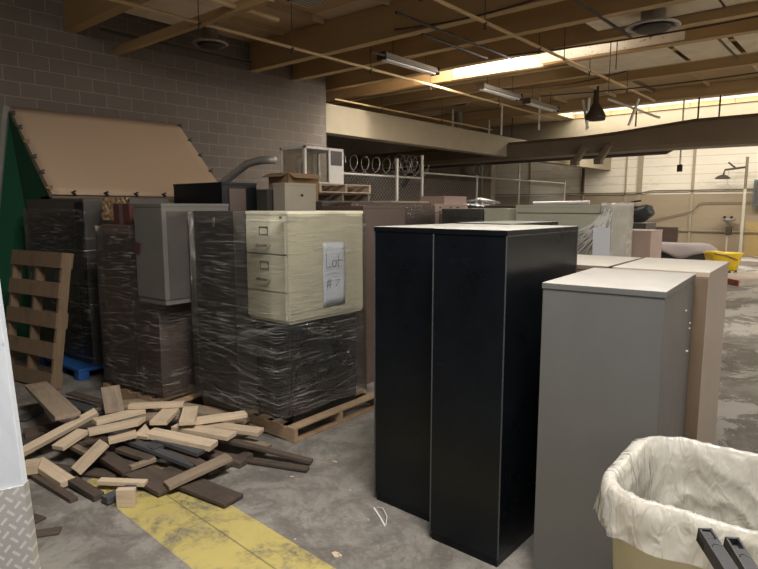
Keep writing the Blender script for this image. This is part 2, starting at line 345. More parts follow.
def mat_glass():
    t = NT('clear_panel'); tr = t.add('ShaderNodeBsdfTransparent', {'Color': (0.82, 0.82, 0.80, 1)}); gl = t.add('ShaderNodeBsdfGlossy', {'Roughness': 0.05, 'Color': (0.9, 0.9, 0.9, 1)})
    m = t.add('ShaderNodeMixShader', {0: 0.14, 1: tr.outputs[0], 2: gl.outputs[0]}); t.t.links.new(m.outputs[0], t.n['Material Output'].inputs['Surface']); return t.m
M['glass'] = mat_glass()
def mat_crease():
    t = NT('film_crease_highlight'); tr = t.add('ShaderNodeBsdfTransparent'); n = t.noise(t.obj(), 5, 3, 0.6)
    df = t.add('ShaderNodeBsdfDiffuse', {'Color': (0.7, 0.7, 0.7, 1)}); gl = t.add('ShaderNodeBsdfGlossy', {'Roughness': 0.25, 'Color': (0.9, 0.9, 0.9, 1)})
    a = t.add('ShaderNodeMixShader', {0: 0.5, 1: df.outputs[0], 2: gl.outputs[0]})
    b = t.add('ShaderNodeMixShader', {0: t.ramp(n, [(0.46, 0.03), (0.66, 0.6)]), 1: tr.outputs[0], 2: a.outputs[0]})
    t.t.links.new(b.outputs[0], t.n['Material Output'].inputs['Surface']); return t.m
M['crease'] = mat_crease()

# ------------------------------------------------------------------ structure
def struct(name, mb, mat): return tag(mb.build(name, mat), kind='structure')
YF = 27.0; XL = -9.4; XB = -16.0; YE = 9.27; ZC = 5.0
struct('floor', B().span((-17, -7, -0.2), (8, 27.5, 0)), M['floor'])
struct('wall_left', B().span((XL - 0.4, -7, 0), (XL, YE, ZC + 0.1)), M['block'])
struct('wall_recess', B().span((XB - 0.2, YE, 0), (XB, YF, ZC)), M['block2'])
struct('wall_recess_side', B().span((XB, YE - 0.2, 0), (XL - 0.4, YE, ZC)), M['block2x'])
struct('wall_back', B().span((XB - 0.2, YF, 0), (8.2, YF + 0.3, 5.4)), M['far'])
struct('wall_right', B().span((8, -7, 0), (8.2, YF, ZC)), M['header'])
struct('wall_front', B().span((XL, -7.2, 0), (1.0, -7, ZC)), M['block2x'])
# header beam over the fenced recess
h = B().span((XL - 0.35, YE, 3.53), (XL, 26.99, 4.15), bev=0.01)
struct('trim_1', h, M['header'])
# roof deck with two skylight openings, purlins hang below it
SK1 = (-7.0, -3.7, 9.66, 10.42); SK2 = (-8.6, 2.6, 19.3, 20.7)
c = B()
def deck(x0, x1, y0, y1): c.span((x0, y0, ZC), (x1, y1, ZC + 0.15))
deck(-16.2, 8.2, -7.2, SK1[2]); deck(-16.2, SK1[0], SK1[2], SK1[3]); deck(SK1[1], 8.2, SK1[2], SK1[3])
deck(-16.2, 8.2, SK1[3], SK2[2]); deck(-16.2, SK2[0], SK2[2], SK2[3]); deck(SK2[1], 8.2, SK2[2], SK2[3]); deck(-16.2, 8.2, SK2[3], YF + 0.3)
for x in [-8.3, -7.3, -5.9, -4.9, -3.6, -2.4, -1.2, 0, 1.2, 2.4]:
    for y0, y1 in ((-5, 3.8), (4.0, 7.15), (7.4, 8.2), (10.7, 11.5), (11.8, 12.6), (12.9, 13.7), (14.0, 17)):
        c.span((x - 0.022, y0, ZC - 0.09), (x + 0.022, y1, ZC))
struct('ceiling', c, M['ceil'])
def skylight(name, lab, S, top, mat):
    k = thing(name, lab, 'skylight', ((S[0] + S[1]) / 2, (S[2] + S[3]) / 2, ZC + 0.15))
    hx, hy = (S[1] - S[0]) / 2, (S[3] - S[2]) / 2
    f = B(); t_ = 0.05
    f.span((-hx - t_, -hy - t_, 0), (-hx, hy + t_, top)); f.span((hx, -hy - t_, 0), (hx + t_, hy + t_, top))
    f.span((-hx, -hy - t_, 0), (hx, -hy, top)); f.span((-hx, hy, 0), (hx, hy + t_, top)); f.build('curb', M['white'], k)
    B().span((-hx - t_, -hy - t_, top), (hx + t_, hy + t_, top + 0.03)).build('glazing', mat, k)
    return k
skylight('skylight', 'bright narrow skylight slot between roof beams above the black cabinets', SK1, 0.5, M['sky'])
skylight('skylight', 'long bright skylight strip over the far end, behind the brown duct', SK2, 0.25, M['sky2'])

# beams, running across the hall
def beam(y, z0, z1, x0=XL, x1=8.0, th=0.13, lab='', name='roof_beam', mat='beam'):
    k = thing(name, lab, 'beam', (0, y, z0)); b = B().span((x0, 0, 0), (x1, th, z1 - z0 - 0.003), bev=0.008).build('beam_web', M[mat], k)
    B().span((x0, -0.02, -0.018), (x1, th + 0.02, 0)).build('bottom_strip', M['beam'], k); return k
beam(1.2, 4.5, 5.0, lab='roof beam directly above the photographer, out at the top left')
beam(3.91, 4.5, 5.0, lab='roof beam meeting the block wall at the top left corner, above the canvas sheet')
beam(7.27, 4.5, 5.0, lab='deep tan roof beam above the putty filing cabinet, nearest full length one')
beam(8.33, 4.5, 5.0, lab='tan roof beam just behind the deepest one, ending near the wall corner')
beam(9.50, 4.5, 5.0, x0=-11, lab='tan roof beam on the near side of the bright skylight slot')
g = beam(10.45, 4.5, 4.99, x0=-11, lab='roof beam along the near skylight, glowing white and peeling on its face')
B().span((-6.9, -0.012, 0.02), (-2.6, -0.001, 0.42)).build('peeling_paint', M['peel'], g)
beam(11.6, 4.70, 5.0, x0=-16, lab='shaded roof beam right behind the peeling white one')
beam(12.7, 4.70, 5.0, x0=-16, lab='shaded roof beam, second behind the peeling white one')
beam(13.8, 4.70, 5.0, x0=-16, lab='shaded roof beam, third behind the peeling white one')
beam(17.0, 4.72, 5.0, x0=-16, lab='shallow roof beam above the brown duct')
beam(20.75, 4.35, 5.0, x0=-16, lab='cream painted beam lit by the far skylight, above the duct', mat='header')
# column where recess and far wall meet, pilasters and joints on the far wall
tag(B().span((-14.5, 24.6, 0), (-14.05, 25.0, ZC - 0.01), bev=0.02).build('column', M['header']), 'pale concrete column at the corner of the fenced recess', 'column')
for i, (x, wd) in enumerate(((-13.3, .06), (-10.65, .09), (-8.75, .06), (-8.25, .22), (-6.1, .10))):
    struct('trim_%d' % (i + 2), B().span((x, YF - 0.06, 0), (x + wd, YF, 5.0), bev=0.01), M['header'])
tag(B().tube([(-15.9, YF - 0.12, 2.52), (-8, YF - 0.12, 2.52), (-7.6, YF - 0.12, 2.6), (7.9, YF - 0.12, 2.6)], 0.028).build('conduit', M['duct']), 'long dark conduit running level along the cream far wall', 'pipe')
tag(B().tube([(-8.7, YF - 0.1, 1.05), (-5.95, YF - 0.1, 1.75), (-5.75, YF - 0.1, 2.05), (-5.6, YF - 0.1, 2.1), (-3.95, YF - 0.1, 2.1)], 0.018).build('bent_pipe', M['duct']), 'thin bent pipe stepping up the brown lower far wall', 'pipe')
tag(B().tube([(-10.6, YF - 0.1, 2.6), (-10.6, YF - 0.1, 4.6)], 0.06).build('downpipe', M['dpipe']), 'dark vertical pipe high on the cream far wall', 'pipe')
tag(B().tube([(-12, YF - 0.08, 0.95), (-2, YF - 0.08, 0.95)], 0.025).build('wall_rail', M['header']), 'thin pale rail low along the far wall', 'rail')

# ------------------------------------------------------------------ ceiling services
dk = thing('air_duct', 'large brown rectangular air duct hung across the far hall', 'duct', (0, 17.4, 0))
d = B()
prof = [(-15.9, 3.40, 3.93), (-7.0, 3.48, 4.00), (-6.0, 3.49, 4.05), (-4.0, 3.50, 4.22), (3.0, 3.45, 4.24), (7.9, 3.45, 4.24)]
rings = []
for x, z0, z1 in prof:
    rings.append([d.bm.verts.new(p) for p in ((x, 0, z0 + 0.1), (x, 0.1, z0), (x, 0.9, z0), (x, 1.0, z0 + 0.1), (x, 1.0, z1 - 0.1), (x, 0.9, z1), (x, 0.1, z1), (x, 0, z1 - 0.1))])
for a, b in zip(rings, rings[1:]):
    for k in range(8): d.bm.faces.new((a[k], a[(k + 1) % 8], b[(k + 1) % 8], b[k]))
d.bm.faces.new(rings[0][::-1]); d.bm.faces.new(rings[-1]); d.build('duct_body', M['duct'], dk)
for x in (-7.05, -6.35):
    s = B(); s.box((x + 0.1, 0.0, 3.50), (0.16, 0.22, 0.5), (0, 0.6, 0), bev=0.02); s.box((x - 0.08, 0.0, 3.24), (0.2, 0.24, 0.18), bev=0.01); s.build('branch_outlet', M['duct'], dk)
for x in (-14, -11.5, -9.5, -5.6, -4.0, -3.5, -1.0):
    B().tube([(x, 0.5, 4.2), (x, 0.5, 5.0)], 0.022, 6).build('hanger_rod', M['dpipe'], dk)
s = B()
for k in range(14): s.box((-15 + k * 1.5, 0.5, 3.75 if k < 6 else 3.9), (0.03, 1.02, 0.63 if k < 6 else 0.8), bev=0)
s.build('flange', M['duct'], dk) if False else s.bm.free()
tag(B().tube([(-15.8, 18.9, 3.52), (-13.5, 18.9, 3.52), (-13.2, 18.9, 3.52), (-5.0, 18.9, 3.58), (-4.5, 18.9, 3.85), (7.8, 18.9, 3.9)], 0.13, 12).build('round_duct', M['dpipe'], smooth=True), 'dark round pipe running just below and behind the brown duct', 'pipe')
B().tube([(-12.95, 0.2, 3.6), (-12.95, 0.0, 3.2), (-13.15, -0.3, 3.0), (-13.3, -0.4, 2.6)], 0.10, 10).build('elbow_pipe', M['dpipe'], dk, True)

def sprinkler(x, z, y0, y1, lab, mat='pipe', heads=(), r=0.024):
    k = thing('sprinkler_pipe', lab, 'pipe', (x, y0, z))
    B().tube([(0, 0, 0), (0, y1 - y0, 0)], r, 8).build('pipe_run', M[mat], k)
    for y in heads:
        hgr = B().tube([(0, y - y0, 0), (0, y - y0, ZC - z)], 0.006, 5); hgr.build('hanger_rod', M['dpipe'], k)
        B().lathe([(0.005, -0.09), (0.03, -0.085), (0.012, -0.07), (0.012, -0.03), (0.03, -0.025), (0.03, 0)], (0, y - y0, 0), 10).build('sprinkler_head', M['dpipe'], k)
sprinkler(-7.0, 4.3, -6.0, 16.0, 'long ochre sprinkler pipe on the left, running over the block wall end', heads=(2.8, 4.6, 6.2, 8.0, 9.8, 12.5))
sprinkler(-4.15, 4.3, -6.0, 14.5, 'long pale sprinkler pipe crossing in front of the bright skylight', heads=(5.6, 7.0, 8.6, 10.6, 12.6))
sprinkler(-9.62 + 0.35, 4.24, 9.4, 16.2, 'thin pipe along the top of the pale header', heads=(11, 13.5), r=0.02)
tag(B().tube([(-6.25, 3.15, 4.35), (-6.25, 5.3, 4.35)], 0.035, 8).build('orange_pipe', M['pipe']), 'short thick ochre pipe at the top left under the roof', 'pipe')
for (x, y0, y1, z, lab) in ((-6.55, 7.5, 9.2, 4.42, 'short dark rod under the roof left of the strip light'), (-5.15, 6.4, 9.6, 4.478, 'dark conduit passing left of the skylight'),
        (-5.45, 7.4, 9.3, 4.47, 'dark rod below the beams beside the strip light'), (-3.15, 6.3, 9.6, 4.478, 'dark conduit reaching the skylight right end'),
        (-2.3, 11.0, 13.0, 4.66, 'dark conduit under the pale ceiling sheets at right'), (-8.9, 4.2, 6.9, 4.48, 'dark rod near the block wall beneath the roof')):
    tag(B().tube([(x, y0, z), (x, y1, z)], 0.022, 6).build('conduit', M['dpipe']), lab, 'pipe')
tag(B().span((XL + 0.01, 4.62, 4.28), (-5.6, 4.70, 4.40)).build('timber_strut', M['beam']), 'slim timber strut jutting from the block wall at the top left', 'beam')
for (y, z, x0, x1, lab) in ((7.2, 4.55, -5.8, -2.9, 'thin sagging cable on the deep tan beam'), (9.2, 4.42, -5.0, 0.5, 'thin dark cable along the beam before the skylight'), (11.8, 4.45, -6.5, -3.9, 'dark cable under the beam behind the skylight'), (12.6, 4.35, -6.0, 0, 'dark cable above the duct on the right')):
    pts = [(x0 + (x1 - x0) * t / 12, y - 0.03, z - 0.09 * math.sin(t / 12 * PI)) for t in range(13)]
    tag(B().tube(pts, 0.014, 5).build('cable', M['dpipe']), lab, 'cable')
for (x, y, z0, lab) in ((-3.95, 9.05, 4.15, 'thin dark drop wire left of the pair'), (-3.55, 9.9, 3.75, 'thin dark drop wire in front of the peeling beam'), (-3.45, 9.9, 4.1, 'shorter thin drop wire in front of the peeling beam')):
    tag(B().tube([(x, y, ZC), (x, y, z0)], 0.008, 5).build('drop_wire', M['dpipe']), lab, 'wire')
def strip_light(x, y0, y1, z, lab):
    k = thing('strip_light', lab, 'light fixture', (x, y0, z))
    L = y1 - y0
    B().prism([(-0.06, 0.09), (0.06, 0.09), (0.10, 0.0), (-0.10, 0.0)], 0, L, 1).build('housing', M['fixture'], k)
    for dx in (-0.045, 0.045): B().tube([(dx, 0.06, -0.022), (dx, L - 0.06, -0.022)], 0.018, 8).build('tube_lamp', M['white'], k)
    for y in (0.0, L): B().box((0, y, 0.03), (0.2, 0.03, 0.13), bev=0.004).build('end_cap', M['dpipe'], k)
    for y in (0.3, L - 0.3): B().tube([(0, y, 0.09), (0, y, ZC - z)], 0.006, 5).build('hanger_rod', M['dpipe'], k)
strip_light(-6.62, 7.85, 9.4, 4.40, 'dull grey strip light hung left of the skylight')
strip_light(-6.55, 10.9, 12.6, 4.36, 'dusty strip light further along the same row')
strip_light(-6.55, 13.0, 14.6, 4.34, 'third strip light in the row, nearest the duct')
def diffuser(x, y, lab, z=ZC, r=0.3, name='ceiling_diffuser'):
    k = thing(name, lab, 'ceiling vent', (x, y, z))
    B().lathe([(r * 0.45, ZC - z), (r * 0.45, -0.16), (r * 0.9, -0.17), (r, -0.20), (r * 0.9, -0.215), (r * 0.8, -0.19)], n=28).build('rim', M['alu'], k, True)
    B().lathe([(0.0, -0.26), (r * 0.55, -0.25), (r * 0.72, -0.21), (0.0, -0.19)], n=24).build('cone', M['dpipe'], k, True)
diffuser(-8.75, 5.95, 'round ceiling diffuser near the block wall at the upper left', z=4.80)
diffuser(-2.66, 9.0, 'round ceiling diffuser at the top right with soot around it', r=0.36, z=4.60)
for (x0, x1, y0, y1, z, lab) in ((-3.6, -1.9, 8.50, 9.47, 4.62, 'pale ceiling sheet round the sooty diffuser at the top right'), (-1.86, -0.4, 8.50, 9.47, 4.62, 'pale ceiling sheet right of the sooty diffuser'),
        (-4.9, -3.1, 10.75, 12.66, 4.66, 'pale ceiling sheet behind the peeling beam, left of three'), (-3.0, -2.2, 10.75, 12.66, 4.66, 'pale ceiling sheet behind the peeling beam, middle of three'), (-2.1, -0.9, 10.75, 12.66, 4.66, 'pale ceiling sheet behind the peeling beam, right of three'), (-8.9, -6.3, 4.10, 5.6, 4.80, 'dim ceiling sheet at the upper left by the block wall')):
    tag(B().span((x0, y0, z), (x1, y1, z + 0.02)).build('ceiling_sheet', M['palesheet']), lab, 'ceiling sheet', 'ceiling sheets fixed between the beams')
diffuser(-9.3, 14.4, 'round ceiling diffuser in the shade above the header end')
diffuser(-10.9, 16.9, 'hanging round vent above the duct near the header end', z=4.6, r=0.25)
gk = thing('vent_grille', 'dark square vent grille cut by the top edge of the picture', 'ceiling vent', (-6.55, 6.15, ZC - 0.03))
B().span((-0.28, -0.2, -0.1), (0.28, 0.2, 0.02), bev=0.01).build('frame', M['dpipe'], gk)
s = B()
for k in range(7): s.box((-0.22 + k * 0.073, 0, -0.11), (0.02, 0.34, 0.02), (0, 0.5, 0))
s.build('louvre', M['fixture'], gk)
hb = thing('hanging_heater', 'dark hanging heater with white braces in front of the duct', 'heater', (-5.9, 15.6, 4.2))
B().lathe([(0.0, -0.05), (0.24, -0.05), (0.26, 0.05), (0.18, 0.22), (0.08, 0.38), (0.06, 0.80)], n=20).build('hood', M['dpipe'], hb, True)
for a, b in (((-0.35, 0, 0.5), (-0.15, -0.1, -0.25)), ((-0.1, -0.2, 0.5), (-0.18, -0.1, -0.28)), ((0.3, 0, 0.45), (1.5, 0.3, -0.1)), ((1.0, 0.2, 0.4), (0.85, 0.0, -0.25))):
    B().box(((a[0] + b[0]) / 2, (a[1] + b[1]) / 2, (a[2] + b[2]) / 2), ((Vector(b) - Vector(a)).length, 0.05, 0.05), Vector(Vector(b) - Vector(a)).to_track_quat('X', 'Z').to_euler()).build('brace', M['white'], hb)
for (x, y, z0, lab) in ((-10.7, 16.2, 4.0, 'white pipe drop left end above the duct'), (-11.0, 19, 3.9, 'pale pipe drop between rods above the duct'), (-8.9, 16.1, 4.05, 'pale pipe drop middle of the duct'), (-7.7, 16.1, 4.1, 'pale pipe drop near the heater')):
    tag(B().tube([(x, y, ZC), (x, y, z0)], 0.03, 8).build('drop_pipe', M['white']), lab, 'pipe')
sw = thing('pull_switch', 'small switch box hanging on a white pole before the far wall', 'switch', (-4.55, 18.65, 3.02))
B().tube([(0, 0, 0.1), (0, 0, 1.96)], 0.022, 8).build('pole', M['white'], sw); B().box((0, 0, 0), (0.13, 0.1, 0.2), bev=0.01).build('switch_box', M['dpipe'], sw)

# ------------------------------------------------------------------ fence with coiled razor wire
fk = thing('security_fence', 'chain link fence topped with coiled razor wire under the header', 'fence', (-9.25, 9.4, 0))
FL = 12.5
for y, hh in ((2.15, 3.1), (3.2, 3.25), (5.95, 2.85), (8.6, 3.3), (12.3, 2.9)):
    B().tube([(0, y, 0), (0, y, hh)], 0.045 if y < 4 else 0.035, 8).build('post', M['alu'], fk)
for y0, y1, z in ((0, 3.2, 2.66), (3.2, 12.3, 2.80)): B().tube([(0, y0, z), (0, y1, z)], 0.024, 8).build('top_rail', M['alu'], fk)
s = B(); st = 0.11; Z = 2.66
n = int((12.3 + Z) / st)
for k in range(-int(Z / st), int(12.3 / st)):
    y = k * st
    for sg in (0, 1):
        a = max(0, -y); b = min(Z, 12.3 - y)
        if b <= a: continue
        p, q = ((0, y + a, a), (0, y + b, b)) if sg == 0 else ((0, y + a, Z - a), (0, y + b, Z - b))
        s.tube([p, q], 0.0028, 3, False)
s.build('chain_link', M['lattice'], fk)
def coil(y0, y1, z, r, n):
    pts = [(r * math.cos(t), y0 + (y1 - y0) * t / (2 * PI * n), z + r * math.sin(t)) for t in [2 * PI * i / 16 for i in range(int(16 * n) + 1)]]
    return B().tube(pts, 0.005, 4)
coil(0.1, 3.2, 2.88, 0.2, 8).build('razor_coil', M['alu'], fk); coil(5.9, 8.6, 3.0, 0.2, 8).build('razor_coil', M['alu'], fk); coil(2.2, 3.2, 3.0, 0.22, 4).build('razor_coil', M['alu'], fk)

# ------------------------------------------------------------------ shower, eyewash, bucket and other things far down the hall
k = thing('safety_shower', 'dark headed emergency shower on a pale pole by the far wall', 'shower', (-4.08, 26.3, 0))
B().tube([(0, 0, 0), (0, 0, 2.6)], 0.055, 10).build('pole', M['mount'], k)
B().tube([(0, 0, 2.6), (0, 0, 3.80)], 0.05, 10).build('upper_pole', M['duct'], k)
B().tube([(0, 0, 3.42), (-0.72, 0, 3.34), (-0.76, 0, 3.15)], 0.04, 8).build('arm', M['dpipe'], k)
B().tube([(-0.35, 0, 3.38), (-0.62, 0, 3.62)], 0.035, 8).build('valve_lever', M['dpipe'], k)
B().lathe([(0.05, 0.16), (0.16, 0.12), (0.28, 0.02), (0.26, 0), (0.0, 0.0)], (-0.78, 0, 3.0), 20).build('shower_head', M['dpipe'], k, True)
B().tube([(-.6, 0, 3.3), (-.6, 0, 2.85), (-.75, 0, 2.55), (-.45, 0, 2.55), (-.6, 0, 2.85)], 0.012, 5).build('pull_ring', M['alu'], k)
k = thing('eyewash_station', 'small eyewash bowl with valves beside the shower pole', 'eyewash', (-4.6, 26.55, 0))
B().lathe([(0.02, 1.30), (0.20, 1.38), (0.30, 1.46), (0.28, 1.46), (0.0, 1.36)], n=18).build('bowl', M['alu'], k, True)
B().tube([(0, 0, 1.3), (0, 0, 0.0)], 0.03, 8).build('stand_pipe', M['mount'], k)
for dx in (-0.12, 0.12): B().tube([(dx, -0.1, 1.45), (dx, -0.1, 1.56)], 0.05, 8).build('spray_head', M['rubber'], k)
B().box((0.05, -0.05, 1.0), (0.2, 0.12, 0.35), bev=0.02).build('valve', M['dpipe'], k)
k = thing('wall_panel_box', 'dark blue-grey panel box at the right edge on the far wall', 'panel box', (-3.85, 26.88, 1.95))
B().span((0, -0.30, 0), (0.9, -0.03, 1.0), bev=0.02).build('housing', M['panelbox'], k); B().span((0.06, -0.32, 0.08), (0.84, -0.301, 0.92), bev=0.005).build('panel_door', M['dgray'], k)

def mop_bucket(loc, rz):
    k = thing('mop_bucket', 'bright yellow mop bucket on casters beside the dust sheet', 'bucket', loc, rz)
    s = B(); n = 28
    def ring(z, a, b): return [s.bm.verts.new((a * math.copysign(abs(math.cos(2 * PI * i / n)) ** 0.6, math.cos(2 * PI * i / n)), b * math.copysign(abs(math.sin(2 * PI * i / n)) ** 0.6, math.sin(2 * PI * i / n)), z)) for i in range(n)]
    R = [ring(0.16, .30, .20), ring(0.20, .36, .24), ring(0.62, .46, .30), ring(0.66, .50, .33), ring(0.66, .46, .30), ring(0.30, .36, .24)]
    for a, b in zip(R, R[1:]):
        for i in range(n): s.bm.faces.new((a[i], a[(i + 1) % n], b[(i + 1) % n], b[i]))
    s.bm.faces.new(R[0][::-1]); s.bm.faces.new(R[-1]); s.build('tub', M['yellow'], k, True)
    B().span((-.40, -.22, .50), (-.08, .22, .70), bev=0.03).build('wringer', M['yellow'], k)
    B().tube([(-.45, -.3, .66), (-.1, -.33, .6), (.2, -.32, .48)], 0.02, 6).build('handle', M['duct'], k)
    for x, y in ((-.28, -.17), (-.28, .17), (.28, -.17), (.28, .17)):
        B().tube([(x, y - .03, .075), (x, y + .03, .075)], .075, 14).build('caster', M['rubber'], k)
        B().tube([(x, y, .1), (x, y, .19)], .03, 8).build('caster_fork', M['duct'], k)
mop_bucket((-3.28, 18.6, 0.0), 0.75)
k = thing('raised_curb', 'red-edged concrete curb slab on the floor at the far right', 'curb', (-3.05, 16.2, 0), 0)
s = B().prism([(0.5, 0.3), (-0.35, 1.4), (1.6, 5.4), (3.5, 5.4)], 0, 0.14, 2); s.build('slab', M['curb'], k)
s = B().prism([(0.51, 0.27), (-0.40, 1.4), (-0.36, 1.42), (0.53, 0.32)], 0, 0.141, 2); s.build('red_paint', M['brick'], k)
s = B().span((-3.9, 22.5, 0), (2.0, 23.2, 0.16), bev=0.02); tag(s.build('floor_ledge', M['curb']), 'low grey ledge on the floor below the water stain', 'curb')
# dust sheet over something dark
k = thing('covered_machine', 'dark low machine showing under the dust sheet', 'machine', (-5.4, 20.8, 0), 0.45)
B().span((-1.5, -0.5, 0.08), (1.25, 0.5, 0.72), bev=0.05).build('body', M['rubber'], k)
for x in (-1.2, 1.0): B().span((x - .1, -0.45, 0), (x + .1, .45, 0.08)).build('skid', M['dpipe'], k)
s = B(); NX, NY = 44, 22; g = []
for i in range(NX + 1):
    row = []
    for j in range(NY + 1):
        x = -1.85 + 3.6 * i / NX; y = -0.85 + 1.7 * j / NY
        e = max(abs(x + 0.12) - 1.4, abs(y) - 0.53, 0); dp = min(e, .42) * (0.9 + 0.9 * noise.noise(Vector((x * 1.3, y * 1.3, 3))))
        row.append(s.bm.verts.new((x, y * (1 - .5 * min(e, .42)), 0.745 + 0.02 * noise.noise(Vector((x * 2.3, y * 3.1, 0))) - dp)))
    g.append(row)
for i in range(NX):
    for j in range(NY): s.bm.faces.new((g[i][j], g[i + 1][j], g[i + 1][j + 1], g[i][j + 1]))
o = s.build('dust_sheet', M['sheet'], None, True); o.location = (-5.4, 20.8, 0); o.rotation_euler = (0, 0, 0.45)
o.modifiers.new('thick', 'SOLIDIFY').thickness = 0.008; tag(o, 'pinkish white dust sheet draped over a low machine', 'dust sheet')
k = thing('divider_screen', 'dark brown office divider standing behind the dust sheet', 'screen', (-6.1, 22.4, 0))
B().span((-0.72, -0.03, 0.12), (0.72, 0.03, 1.22), bev=0.015).build('panel', M['brown'], k)
for x in (-0.6, 0.6): B().span((x - .03, -.25, 0), (x + .03, .25, 0.12), bev=0.01).build('foot', M['rubber'], k)
k = thing('leaning_hand_truck', 'rusty frame leaning between the pink cabinet and the divider', 'frame', (-7.15, 22.6, 0))
for a, b in (((0, 0, 0.0), (0, .1, 1.1)), ((0.35, 0, 0.0), (.35, .1, 1.0)), ((0, 0.02, .3), (.35, 0.02, .5)), ((0, 0.05, .7), (.35, 0.05, .85))): B().tube([a, b], .03, 6).build('bar', M['card'], k)

# ------------------------------------------------------------------ cabinets
def cabinet(name, lab, cat, corner, wx, dy, z0, z1, rz=0, mat='black', top=None, group=None, rim=None, doors=None, parent_mat=None, bev=0.004, kick=0.05):
    """corner = front left corner (min x, min y); local origin there. sides show a folded lip, cap and toe kick"""
    k = thing(name, lab, cat, (corner[0], corner[1], z0), rz, group); h = z1 - z0
    m = M[mat]; s = B().span((0.004, 0.004, kick), (wx - 0.004, dy - 0.004, h - 0.028), bev=bev)
    s.build('body', m, k)
    B().span((0.012, 0.012, 0), (wx - 0.012, dy - 0.012, kick), bev=0.002).build('plinth', m, k)
    tp = B().span((0, 0, h - 0.03), (wx, dy, h), bev=0.004).build('top_panel', M[top or mat], k)
    if top:                                    # folded edge of the top is painted like the sides, dust only lies on top
        tp.data.materials.append(m)
        for p in tp.data.polygons:
            if p.normal.z < 0.5: p.material_index = 1
    if rim:
        for x, y in ((0, 0), (wx, 0), (0, dy), (wx, dy)): e = B(); e.tube([(x + (.004 if x == 0 else -.004), y + (.004 if y == 0 else -.004), kick), (x + (.004 if x == 0 else -.004), y + (.004 if y == 0 else -.004), h - .03)], 0.0042, 6); e.build('corner_fold', M[rim], k)
    if doors == '+y' or doors == '-x':
        for i in range(2):
            if doors == '+y': B().span((0.01 + i * (wx - .02) / 2 + .002, dy - 0.003, kick + .01), (0.01 + (i + 1) * (wx - .02) / 2 - .002, dy + 0.016, h - .04), bev=.003).build('door', m, k)
            else: B().span((-0.016, 0.01 + i * (dy - .02) / 2 + .002, kick + .01), (0.003, 0.01 + (i + 1) * (dy - .02) / 2 - .002, h - .04), bev=.003).build('door', m, k)
    return k
# the two tall black cabinets in the foreground
cabinet('storage_cabinet', 'tall black steel cabinet, nearest one, just left of the grey cabinet', 'cabinet', (-1.856, 2.630), 0.450, 0.90, 0, 1.805, 0.0, 'black', 'blacktop', rim='edge', doors='-x' if False else None)
cabinet('storage_cabinet', 'tall black steel cabinet, left one of the foreground pair, set slightly back', 'cabinet', (-2.405, 2.775), 0.462, 0.86, 0, 1.80, -0.01, 'black', 'blacktop', rim='edge')
cabinet('storage_cabinet', 'black steel cabinet behind the foreground pair, showing only a strip of top', 'cabinet', (-2.50, 3.86), 0.46, 0.86, 0, 1.80, 0.02, 'black', 'blacktop')
# grey and taupe cabinets
gang = math.atan2(2.697 - 2.643, -0.676 + 1.221)
gk = cabinet('storage_cabinet', 'medium grey steel cabinet in front, behind the lined bin', 'cabinet', (-1.221, 2.643), 0.547, 0.865, 0, 1.56, gang * 0.85, 'gray', 'graytop')
s = B()
for z in (1.40, 1.31, 1.28, 1.17, 1.16): s.box((0.552, 0.62 + 0.12 * math.sin(z * 40), z), (0.004, 0.02, 0.006))
s.build('paint_chips', M['white'], gk)
gk['label'] = 'medium grey steel cabinet in front, behind the lined bin'
cabinet('storage_cabinet', 'taupe steel cabinet directly behind the grey one, lit on its right side', 'cabinet', (-1.205, 3.57), 0.515, 0.83, 0, 1.565, gang * 0.6, 'taupe', 'beigetop')
t_c = [o for o in C.objects if o.get('label', '').startswith('taupe steel')][0]; B().span((0.006, -0.003, 0.02), (0.509, 0.003, 1.53)).build('front_strip', M['taupedk'], t_c)  # darker brown strip across the front face
cabinet('storage_cabinet', 'low beige topped cabinet between the black and the taupe ones', 'cabinet', (-1.78, 3.60), 0.53, 0.80, 0, 1.56, gang * 0.5, 'taupedk', 'beigetop')

# ------------------------------------------------------------------ pallets
def pallet(name, lab, loc, rz, L, W, mat='palwood', rot=None, cat='pallet', boards=7, slats=0.095):
    k = thing(name, lab, cat, loc, rz)
    if rot: k.rotation_euler = rot
    for i in range(3):
        y = (W - 0.04) * i / 2
        s = B().span((0, y, 0.016), (L, y + 0.04, 0.112)); s.build('stringer', M[mat], k)
    for i in range(boards):
        x = (L - slats) * i / (boards - 1); B().span((x, 0, 0.112), (x + slats, W, 0.130), bev=0.002).build('deck_board', M[mat], k)
    for i in range(3):
        x = (L - slats) * i / 2; B().span((x, 0, 0), (x + slats, W, 0.016)).build('base_board', M[mat], k)
    return k
pallet('wooden_pallet', 'wooden pallet under the putty and black filing cabinets', (-4.72, 3.0, 0), 0.04, 1.22, 1.15)
pallet('wooden_pallet', 'shadowed wooden pallet under the wrapped brown cabinets', (-5.95, 2.62, 0), 0.10, 1.15, 1.05)
